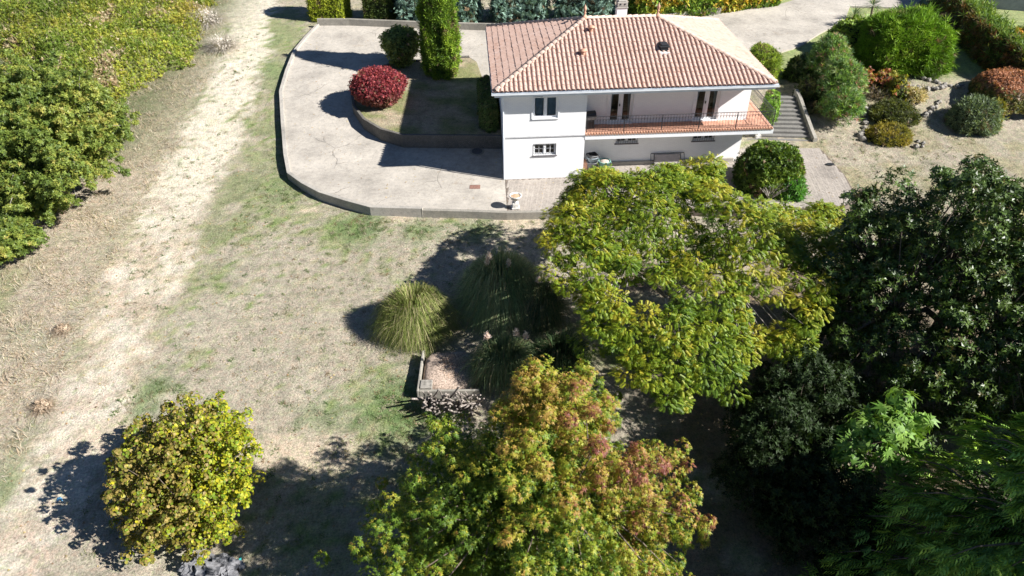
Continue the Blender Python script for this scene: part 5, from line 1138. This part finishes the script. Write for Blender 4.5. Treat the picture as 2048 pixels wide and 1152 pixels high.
# brambles
BR = P2([(-420, 60), (-60, 60), (150, 250), (262, 200), (330, 170), (395, 124), (420, 62), (428, -20), (430, -80), (-200, -110), (-900, -60)], hground)
gxx, gyy = np.meshgrid(np.arange(-62, -12, .45), np.arange(38, 92, .45)); bx_ = gxx.ravel(); by_ = gyy.ravel()
dd, _ = polydist(bx_, by_, list(BR)+[BR[0]]); ddn = dd-2.4*(fbm(np.c_[bx_, by_], .55, 57, 3)-.28); ins = inpoly(bx_, by_, BR) & (ddn > 0); hb_ = np.where(ins, np.clip(.06+ddn/1.8, 0, 1)*(.6+1.2*fbm(np.c_[bx_, by_], .22, 51, 3)+.7*(fbm(np.c_[bx_, by_], .9, 53, 2)-.5)), -.12)
zz = hground(bx_, by_)+hb_; ny_, nx_ = gxx.shape; ii = np.arange(nx_*ny_).reshape(ny_, nx_); keep = (ins.reshape(ny_, nx_)[:-1, :-1] | ins.reshape(ny_, nx_)[1:, 1:]).ravel()
Qb = np.stack([ii[:-1, :-1].ravel(), ii[:-1, 1:].ravel(), ii[1:, 1:].ravel(), ii[1:, :-1].ravel()], 1)[keep]
be = link('bramble_thicket', npmesh('bramble_thicket', np.c_[bx_, by_, zz-.12], Qb, None, True), simple('bramble_litter', (.13, .14, .045), .95, .4, 2)); tag(be, 'tangled green and yellow bramble thicket at the top left', 'brambles', kind='stuff')
qc = proj(np.c_[bx_, by_, zz][Qb[:, 0]]); Qs = Qb[(qc[:, 0] > -140) & (qc[:, 1] > -60)]; n = 54000; fi = rng.integers(0, len(Qs), n); u = rng.random((n, 1)); v = rng.random((n, 1)); VB = np.c_[bx_, by_, zz]; Qv = VB[Qs[fi]]; pos = Qv[:, 0]*(1-u)*(1-v)+Qv[:, 1]*u*(1-v)+Qv[:, 2]*u*v+Qv[:, 3]*(1-u)*v
pos[:, 2] += rng.uniform(-.1, .30, n)+.35*np.clip(rng.normal(0, .5, n), 0, 2); t = fbm(pos[:, :2], .25, 61, 3)+.6*(fbm(pos[:, :2], 1.1, 63, 2)-.5)
pal_ = np.array([(.09, .135, .018), (.14, .18, .024), (.20, .225, .03), (.26, .26, .035), (.30, .25, .05)]); cols = pal_[np.clip(((t+rng.normal(0, .13, n))*6.2-.8).astype(int), 0, 4)]
dp = fbm(pos[:, :2], .5, 67, 3); cols = cols*(.62+.55*fbm(pos[:, :2], .16, 69, 2))[:, None]; cols = np.where((rng.random(n) < .05+.75*sstep(.60, .70, dp))[:, None], pick([(.30, .24, .14), (.24, .17, .10), (.34, .29, .19)], n), cols); nr = unit(np.array([0, 0, 1.])+rdir(n)*.8)
V, Q, C = inst(T_LEAF5, pos, unit(np.cross(nr, rdir(n))), nr, rng.uniform(.08, .17, n), cols, .4); o = link('bramble_leaves', npmesh('bramble_leaves', V, Q, C), LEAF, be); o['kind'] = 'stuff'

m_ = 16000; k = rng.integers(0, len(pos), m_); a = rng.uniform(0, 6.3, m_); nn_ = len(pos)
def bramble_stalks():
    L = rng.uniform(.25, .75, m_); d_ = np.c_[np.cos(a), np.sin(a)]; b0 = pos[k]-[0, 0, .1]; tip = b0+np.c_[d_*(L*.55)[:, None], L*.9]; sd_ = np.c_[-d_[:, 1], d_[:, 0], 0*a]*.016
    V = np.stack([b0-sd_, b0+sd_, tip], 1).reshape(-1, 3); c_ = cols[k]*1.15*LEAFGAIN; c_ = np.where((rng.random(m_) < .25)[:, None], [.42, .36, .22], c_)
    o = link('bramble_stalks', npmesh('bramble_stalks', V, np.arange(m_*3).reshape(-1, 3), np.repeat(np.clip(c_, 0, .8), 3, 0)), STRAW, be); o['kind'] = 'stuff'
bramble_stalks()

# ------------------------------------------------------------------ pampas grass
def blades(pos, dirh, L, lift, wd, cols, seg=4, droop=1.0):
    """arching blades: start pos, horizontal direction, length, rise angle"""
    n = len(pos); side = np.c_[-dirh[:, 1], dirh[:, 0], np.zeros(n)]; V = np.zeros((n, seg+1, 2, 3)); C = np.zeros((n, seg+1, 2, 3))
    for k in range(seg+1):
        s = k/seg; hor = L*(np.cos(lift)*s+.16*droop*s*s); ver = L*(np.sin(lift)*s-.66*droop*s**2.2)
        c = pos+np.c_[dirh*hor[:, None], ver]; wk = wd*(1-.85*s)*(.6+.4*min(1, s*4))
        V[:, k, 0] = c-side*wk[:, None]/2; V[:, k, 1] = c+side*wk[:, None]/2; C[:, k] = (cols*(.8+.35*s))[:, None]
    F = np.array([(2*k, 2*k+1, 2*k+3, 2*k+2) for k in range(seg)]); Q = (np.arange(n)[:, None, None]*(2*(seg+1))+F[None]).reshape(-1, 4)
    return V.reshape(-1, 3), Q, C.reshape(-1, 3)
def pampas(label, c, rx, ry, h, n, pal, seed, plumes=0, group='pampas grass clumps'):
    base = np.array([c[0], c[1], float(hground(c[0], c[1]))]); e = empty('pampas_grass', base, 0, label, 'grass clump', group)
    a = rng.uniform(0, 2*math.pi, n); Re = np.where(rng.random(n) < .30, rng.uniform(.7, 1.3, n), rng.uniform(.10, 1, n)**.5); rs_ = .30*Re*rng.uniform(.3, 1, n); el = np.c_[rx*np.cos(a), ry*np.sin(a)]
    tw = rng.normal(0, .16, n); el2 = np.c_[rx*np.cos(a+tw), ry*np.sin(a+tw)]; hp_ = h*(1.02-.28*Re**2)*rng.uniform(.45, 1.25, n); he = np.maximum(.04, hp_*rng.uniform(.0, .9, n)*(1-.5*Re))
    P0 = np.c_[el*rs_[:, None], np.zeros(n)]; P1 = np.c_[el*(Re*.72)[:, None], hp_*1.62]; P2_ = np.c_[el2*Re[:, None], he]
    zone = fbm(np.c_[np.cos(a)*1.3+seed, np.sin(a)*1.3, Re], 1.6, seed, 2); t = zone+rng.normal(0, .2, n); pal_ = np.array(pal); cols = pal_[np.clip((t*len(pal_)*1.3-.3).astype(int), 0, len(pal_)-1)]*rng.uniform(.6, 1.3, (n, 1))
    cols = np.where((rng.random(n) < .10)[:, None], [.40, .33, .20], cols)
    seg = 5; wd_ = rng.uniform(.014, .030, n); sd_ = unit(np.cross(P2_-P0, [0, 0, 1.])); V = np.zeros((n, seg+1, 2, 3)); C = np.zeros((n, seg+1, 2, 3))
    for k in range(seg+1):
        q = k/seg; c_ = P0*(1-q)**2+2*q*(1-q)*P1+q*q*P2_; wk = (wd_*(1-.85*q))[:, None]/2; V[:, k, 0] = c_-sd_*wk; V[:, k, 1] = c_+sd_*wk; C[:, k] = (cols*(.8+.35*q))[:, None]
    Fq = np.array([(2*k, 2*k+1, 2*k+3, 2*k+2) for k in range(seg)]); Q = (np.arange(n)[:, None, None]*(2*(seg+1))+Fq[None]).reshape(-1, 4); link('blades', npmesh('blades', V.reshape(-1, 3), Q, C.reshape(-1, 3)), STRAW, e)
    mb = MB(); Vc, Fc = superq(0, 0, 0, rx*.9, ry*.9, h*.32, .9); mb.add(Vc, [tuple(f) for f in Fc]); mb.build('dead_thatch', simple('thatch', (.10, .095, .045), .95, .4, 7), e, True)
    for k in range(plumes):
        b_ = rng.normal(0, .25, 2)*[1.4, .6]; tp = np.array([b_[0]*1.8, b_[1]*1.5-.2, h*rng.uniform(1.02, 1.3)])
        MB().tube([(b_[0], b_[1], .2), (b_[0]*1.3, b_[1]*1.2, h*.6), tp], [.012, .010, .008], 5).build('stalk', STRAWM, e)
        m = 150; s = rng.random(m)**.8; d = rdir(m); d[:, 2] = np.abs(d[:, 2])*1.2+.3; V, Q, C = inst(tmpl([kite(1, .2, 0, dz=-.1)]), tp+np.c_[rng.normal(0, .03, (m, 2)), s*.45-.1], unit(d), unit(rdir(m)), .20*(1.15-s), pick([(.50, .42, .40), (.58, .50, .47), (.44, .35, .34)], m), .15)
        link('plume', npmesh('plume', V, Q, C), STRAW, e)
STRAWM = simple('straw_stalk', (.40, .34, .18), .8, .2, 8)
p = G(820, 706); pampas('sunlit yellow green pampas clump standing apart on the left', (p[0]+.15, p[1]+1.5), 1.9, 1.7, 2.0, 7500, [(.13, .18, .04), (.20, .25, .06), (.28, .31, .09), (.42, .38, .20), (.17, .23, .05)], 3)
p = G(1000, 700); pampas('tall dark green pampas clump in the shade of the silk tree', (p[0]+.1, p[1]+2.7), 2.3, 2.3, 2.5, 7500, [(.17, .25, .11), (.23, .32, .15), (.30, .39, .19), (.40, .42, .22)], 5, 3)
p = G(1075, 690); pampas('smaller pampas clump between the dark clump and the silk tree', (p[0]+.2, p[1]+1.5), 1.5, 1.6, 2.1, 2400, [(.09, .14, .07), (.13, .18, .085), (.18, .19, .10)], 6, 1)
p = G(1010, 790); pampas('low pampas clump with pinkish plumes behind the sweetgum', (p[0], p[1]+1.0), 1.7, 1.3, 1.9, 3000, [(.12, .18, .085), (.16, .23, .11), (.22, .28, .13)], 7, 3)
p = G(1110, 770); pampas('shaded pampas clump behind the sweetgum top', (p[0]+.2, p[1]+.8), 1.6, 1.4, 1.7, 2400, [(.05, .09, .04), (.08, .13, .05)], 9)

# ------------------------------------------------------------------ raised bed with log pile
c0 = G(835, 800); zc0 = float(hground(c0[0], c0[1]))
rb = empty('raised_bed_wall', (c0[0], c0[1], zc0), 0, 'L shaped concrete wall of a raised bed in front of the pampas grass', 'wall')
bevel(MB().box(0, 0, -.3, .10, 2.4, .52).build('side_wall', WALLCON, rb), .02); bevel(MB().box(.103, .0, -.3, 2.5, .11, .50).build('front_wall', WALLCON, rb), .02)
bevel(MB().box(.123, .123, -.2, .60, .60, .56).build('corner_slab', STONE, rb), .02)
V, F = superq(1.25, 1.4, .05, 2.25, 2.3, .46, .55); V[:, 2] += (fbm(V, 1.6, 7, 3)-.5)*.30
mu = link('mulch_heap', npmesh('mulch_heap', V, F, None, True), simple('mulch', (.44, .34, .27), .95, .45, 16, bmp=.8)); mu.location = (c0[0], c0[1], zc0); tag(mu, 'pinkish brown heap of shredded mulch inside the raised bed', 'mulch')
n = 9000; a = rng.uniform(0, 2*math.pi, n); r_ = rng.random(n)**.5; pos = np.c_[1.25+1.05*r_*np.cos(a), 1.45+1.1*r_*np.sin(a), np.zeros(n)]; pos[:, 2] = .05+.46*np.clip(1-r_**4, 0, 1)+rng.uniform(-.04, .06, n)
V, Q, C = inst(tmpl([kite(1, .22, 0, dz=0)]), pos, unit(rdir(n)*[1, 1, .4]), unit(np.array([0, 0, 1.])+rdir(n)*.5), rng.uniform(.05, .13, n), pick([(.50, .39, .31), (.40, .29, .23), (.58, .47, .38), (.26, .18, .14)], n), .2)
o = link('mulch_chips', npmesh('mulch_chips', V, Q, C), STRAW, mu); o['kind'] = 'stuff'
lp = empty('log_pile', (c0[0]+.2, c0[1]-.45, zc0), 0, 'pile of thin grey split logs leaning against the raised bed wall', 'log pile')
lm = []
for k in range(4):
    mb = MB(); L = .55+.12*k; mb.tube([(0, 0, 0), (.02, 0, L*.5), (0, .015, L)], [.035, .04, .032], 6); me = mb.mesh('log'); me.materials.append(WOODGREY); lm.append(me)
for k in range(120):
    t = bpy.data.objects.new('log', random.choice(lm)); col.objects.link(t); t.parent = lp; xx = random.uniform(.05, 2.3); lay_ = random.random()
    t.location = (xx, .30-.55*lay_, .02+.55*(1-lay_)*random.uniform(.3, .9)); t.rotation_euler = (R(random.uniform(-62, -18))*-1, R(random.uniform(-28, 28)), random.uniform(-.3, .3)); s_ = random.uniform(.75, 1.15); t.scale = (s_, s_, s_)
# rubble at the foot of the hazel
rb2 = G(436, 1132); re_ = empty('rubble_heap', rb2, 0, 'heap of broken grey stone rubble at the foot of the hazel', 'rubble'); rmesh = []
for k in range(6):
    bm = bmesh.new(); bmesh.ops.create_cube(bm, size=1)
    for v_ in bm.verts: v_.co = Vector((v_.co.x*random.uniform(.5, 1.2), v_.co.y*random.uniform(.5, 1.1), v_.co.z*random.uniform(.25, .6)))
    me = bpy.data.meshes.new('rubble_stone'); bm.to_mesh(me); bm.free(); me.materials.append(GREYSTONE); rmesh.append(me)
for k in range(70):
    t = bpy.data.objects.new('rubble_stone', random.choice(rmesh)); col.objects.link(t); t.parent = re_; a = random.uniform(0, 6.3); r_ = random.random()**.6
    t.location = (r_*1.05*math.cos(a)-.1, r_*.55*math.sin(a)-.2, .06+.30*(1-r_)*random.random()); s_ = random.uniform(.18, .42); t.scale = (s_, s_, s_); t.rotation_euler = (random.uniform(-.6, .6), random.uniform(-.6, .6), random.uniform(0, 6.3))
p = G(479, 1118); m = MB(); V = []; F = []
for i in range(7):
    s = i/6; V += [(s*.1, -s*.34, .05+.05*math.sin(s*7)), (s*.1+.09*(1-.5*s), -s*.34+.03, .09+.05*math.sin(s*7+1.3))]
for i in range(6): F.append((2*i, 2*i+1, 2*i+3, 2*i+2))
o = m.add(V, F).build('plastic_scrap', simple('turquoise_plastic', (.05, .45, .45), .35, .1, 5)); o.location = p; tag(o, 'twisted turquoise plastic scrap beside the rubble', 'plastic scrap')
p = G(122, 1000); m = MB(); V = [(random.uniform(-.18, .18), random.uniform(-.12, .12), random.uniform(.02, .1)) for _ in range(12)]; o = m.add(V, [(i, i+1, i+2) for i in range(10)]).build('plastic_bag', simple('blue_plastic', (.10, .30, .50), .4, .1, 5)); o.location = p; tag(o, 'crumpled blue plastic bag in the shade left of the hazel', 'plastic bag')

# ------------------------------------------------------------------ grass, straw and weeds
def scatter(n, x0, x1, y0, y1):
    x = rng.uniform(x0, x1, n); y = rng.uniform(y0, y1, n); k = ~(inpoly(x, y, drive_poly) | inpoly(x, y, patio_poly) | inpoly(x, y, bed_poly)); return x[k], y[k]
tx = [p[0] for p in track][::-1]; ty = [p[1] for p in track][::-1]
def gz(x, y): return hground(x, y)+(fbm(np.c_[x, y], .35, 3, 3)-.5)*.10
# lawn
x, y = scatter(180000, -26, 30, 9, 50); d, par = polydist(x, y, track); dens = sstep(1.0, 2.6, d+1.2*(fbm(np.c_[x, y], .7, 5, 3)-.5))*(.25+.9*sstep(.35, .7, fbm(np.c_[x, y], .5, 71, 3)))
k = (rng.random(len(x)) < dens) & (proj(np.c_[x, y, gz(x, y)])[:, 0] > -60); x, y = x[k], y[k]; n = len(x); a = rng.uniform(0, 6.3, n)
gc = ground_color(x, y)*rng.uniform(.65, 1.25, (n, 1)); gn = fbm(np.c_[x, y], .22, 1, 4); gc = np.where(((rng.random(n) < .18+.4*(gn > .55)))[:, None], gc*[.62, .82, .45], gc)
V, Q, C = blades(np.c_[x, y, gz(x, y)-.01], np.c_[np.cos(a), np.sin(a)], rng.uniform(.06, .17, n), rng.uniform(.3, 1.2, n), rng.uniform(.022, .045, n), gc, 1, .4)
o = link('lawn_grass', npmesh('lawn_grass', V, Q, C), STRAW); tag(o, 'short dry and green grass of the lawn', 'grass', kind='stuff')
# tall straw along the verge, lying over to the right
x, y = scatter(150000, -40, -8, 9, 66); sd_ = x-np.interp(y, ty, tx); w_ = 2.6+1.2*fbm(np.c_[x, y], .3, 81, 2); edge = -sd_
k = (edge > 1.3+.9*fbm(np.c_[x, y], .8, 83, 2)) & (edge < 1.5+w_*2.1) & (rng.random(len(x)) < .25+.9*sstep(.4, .6, fbm(np.c_[x, y], .6, 89, 3))) & (proj(np.c_[x, y, 0*x])[:, 0] > -80); x, y = x[k], y[k]; n = len(x); a = 1.0*rng.normal(0, 1, n)+fbm(np.c_[x, y], .5, 85, 2)*9-1.5
cols = pick([(.44, .36, .265), (.52, .45, .35), (.37, .285, .20), (.50, .45, .38), (.40, .30, .21), (.27, .26, .14)], n)*rng.uniform(.8, 1.45, (n, 1))
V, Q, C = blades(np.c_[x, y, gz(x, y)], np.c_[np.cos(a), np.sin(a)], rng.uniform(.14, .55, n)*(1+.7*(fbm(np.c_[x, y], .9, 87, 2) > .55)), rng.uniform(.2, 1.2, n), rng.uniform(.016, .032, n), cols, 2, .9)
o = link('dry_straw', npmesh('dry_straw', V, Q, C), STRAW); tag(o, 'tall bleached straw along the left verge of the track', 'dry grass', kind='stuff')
# green tufts on the track and brighter clumps under the kerb
ps = []; 
for _ in range(170):
    k = random.random(); i = min(int(k*6), 5)+1; a_ = track[i]; b_ = track[i+1]; t = random.random(); ps.append((a_[0]+(b_[0]-a_[0])*t+random.gauss(0, 1.0), a_[1]+(b_[1]-a_[1])*t))
for (u, v, m_, s_) in ((865, 762, 60, .35), (915, 770, 40, .4), (830, 830, 40, .5), (720, 452, 60, .8), (740, 460, 40, .6), (840, 464, 30, .5), (955, 458, 30, .5), (590, 385, 40, .8), (800, 830, 50, .8), (820, 880, 40, .8), (270, 800, 30, .6), (790, 790, 30, .7)):
    q = G(u, v)
    for _ in range(m_): ps.append((q[0]+random.gauss(0, s_), q[1]+random.gauss(0, s_)))
ps = np.array(ps); k = ~(inpoly(ps[:, 0], ps[:, 1], drive_poly)); ps = ps[k]; m_ = 16; ps = np.r_[ps, np.c_[rng.uniform(-15, 4, 500), rng.uniform(13, 33, 500)], np.c_[rng.uniform(-15, -12.5, 160), rng.uniform(30, 50, 160)], np.c_[rng.uniform(18, 29, 260), rng.uniform(31, 44, 260)]]; ps = ps[~(inpoly(ps[:, 0], ps[:, 1], drive_poly) | inpoly(ps[:, 0], ps[:, 1], patio_poly))]; x = np.repeat(ps[:, 0], m_)+rng.normal(0, .07, len(ps)*m_); y = np.repeat(ps[:, 1], m_)+rng.normal(0, .07, len(ps)*m_); n = len(x); a = rng.uniform(0, 6.3, n)
cc = np.repeat(pick([(.10, .17, .05), (.15, .20, .07), (.24, .24, .12), (.26, .18, .10), (.40, .35, .25)], len(ps), [3, 3, 2, 1, 2]), m_, 0)*rng.uniform(.7, 1.2, (n, 1))
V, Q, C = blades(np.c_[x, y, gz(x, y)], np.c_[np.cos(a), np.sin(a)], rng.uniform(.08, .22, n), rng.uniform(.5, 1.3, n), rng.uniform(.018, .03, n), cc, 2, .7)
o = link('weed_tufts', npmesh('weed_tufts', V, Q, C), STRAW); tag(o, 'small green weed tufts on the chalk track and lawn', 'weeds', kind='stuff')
# dead weeds standing in the verge
for (u, v, s_, lab) in ((122, 668, .75, 'small bushy dead weed with pale seed heads left of the track'), (82, 824, .85, 'leaning dead weed with brown leaves near the left edge'), (445, 100, 1.0, 'pale grey dead brush with arching stems at the top of the track'), (415, 48, 1.1, 'bleached dead brush against the brambles')):
    p = G(u, v); e = empty('dead_weed', (p[0], p[1]+.2, p[2]), 0, lab, 'dead weed'); big = v < 200
    m_ = 900 if big else 420; a = rng.uniform(0, 6.3, m_); r_ = rng.random(m_); S = (2.6 if big else 1.0)*s_
    cols = pick([(.46, .42, .38), (.54, .50, .46), (.38, .33, .28)] if big else [(.34, .27, .20), (.26, .20, .15), (.42, .35, .28)], m_)
    V, Q, C = blades(np.c_[.2*S*r_*np.cos(a), .2*S*r_*np.sin(a), np.zeros(m_)], np.c_[np.cos(a), np.sin(a)], S*rng.uniform(.4, .9, m_), rng.uniform(.3, 1.4, m_), rng.uniform(.012, .03, m_), cols, 4, .8); link('stems', npmesh('stems', V, Q, C), STRAW, e)
    d = rdir(300); d[:, 2] = np.abs(d[:, 2]); V, Q, C = inst(T_LEAF5, d*[.45*S, .4*S, .5*S]*rng.uniform(.5, 1, (300, 1)), unit(rdir(300)), d, rng.uniform(.04, .09, 300), pick([(.36, .29, .22), (.28, .21, .15)] if not big else [(.50, .46, .42)], 300), .2); link('seed_heads', npmesh('seed_heads', V, Q, C), STRAW, e)
# grass of the planting bed
x = rng.uniform(-14, 1, 26000); y = rng.uniform(38, 56, 26000); k = inpoly(x, y, bed_poly); x, y = x[k], y[k]; n = len(x); a = rng.uniform(0, 6.3, n)
V, Q, C = blades(np.c_[x, y, hbed(x, y)-.07], np.c_[np.cos(a), np.sin(a)], rng.uniform(.05, .12, n), rng.uniform(.3, 1.1, n), rng.uniform(.02, .04, n), pick([(.30, .25, .15), (.18, .21, .08), (.36, .30, .2)], n), 2, .6)
o = link('bed_grass', npmesh('bed_grass', V, Q, C), STRAW); tag(o, 'thin dry grass of the planting bed beside the house', 'grass', kind='stuff')

# fallen leaves on the drive, the patio and the lawn
n = 5200; x = rng.uniform(-22, 20, n); y = rng.uniform(11, 56, n); on = inpoly(x, y, drive_poly); onp = inpoly(x, y, patio_poly); k = ~inpoly(x, y, bed_poly) & ~((x > OX-.5) & (x < 15) & (y > 36.3) & (y < 47.5)) & ((rng.random(n) < .35+.65*(fbm(np.c_[x, y], .4, 95, 2) > .52)))
x, y, on, onp = x[k], y[k], on[k], onp[k]; n = len(x); zl = np.where(on, hdrive(x, y)+.012, np.where(onp, .014, gz(x, y)+.03)); nr = unit(np.array([0, 0, 1.])+rdir(n)*.35)
V, Q, C = inst(T_STAR, np.c_[x, y, zl], unit(np.cross(nr, rdir(n))), nr, rng.uniform(.04, .10, n), pick([(.20, .12, .06), (.28, .20, .10), (.13, .08, .05), (.32, .26, .12)], n), .2)
o = link('fallen_leaves', npmesh('fallen_leaves', V, Q, C), STRAW); tag(o, 'dry fallen leaves scattered over the drive and lawn', 'leaves', kind='stuff')
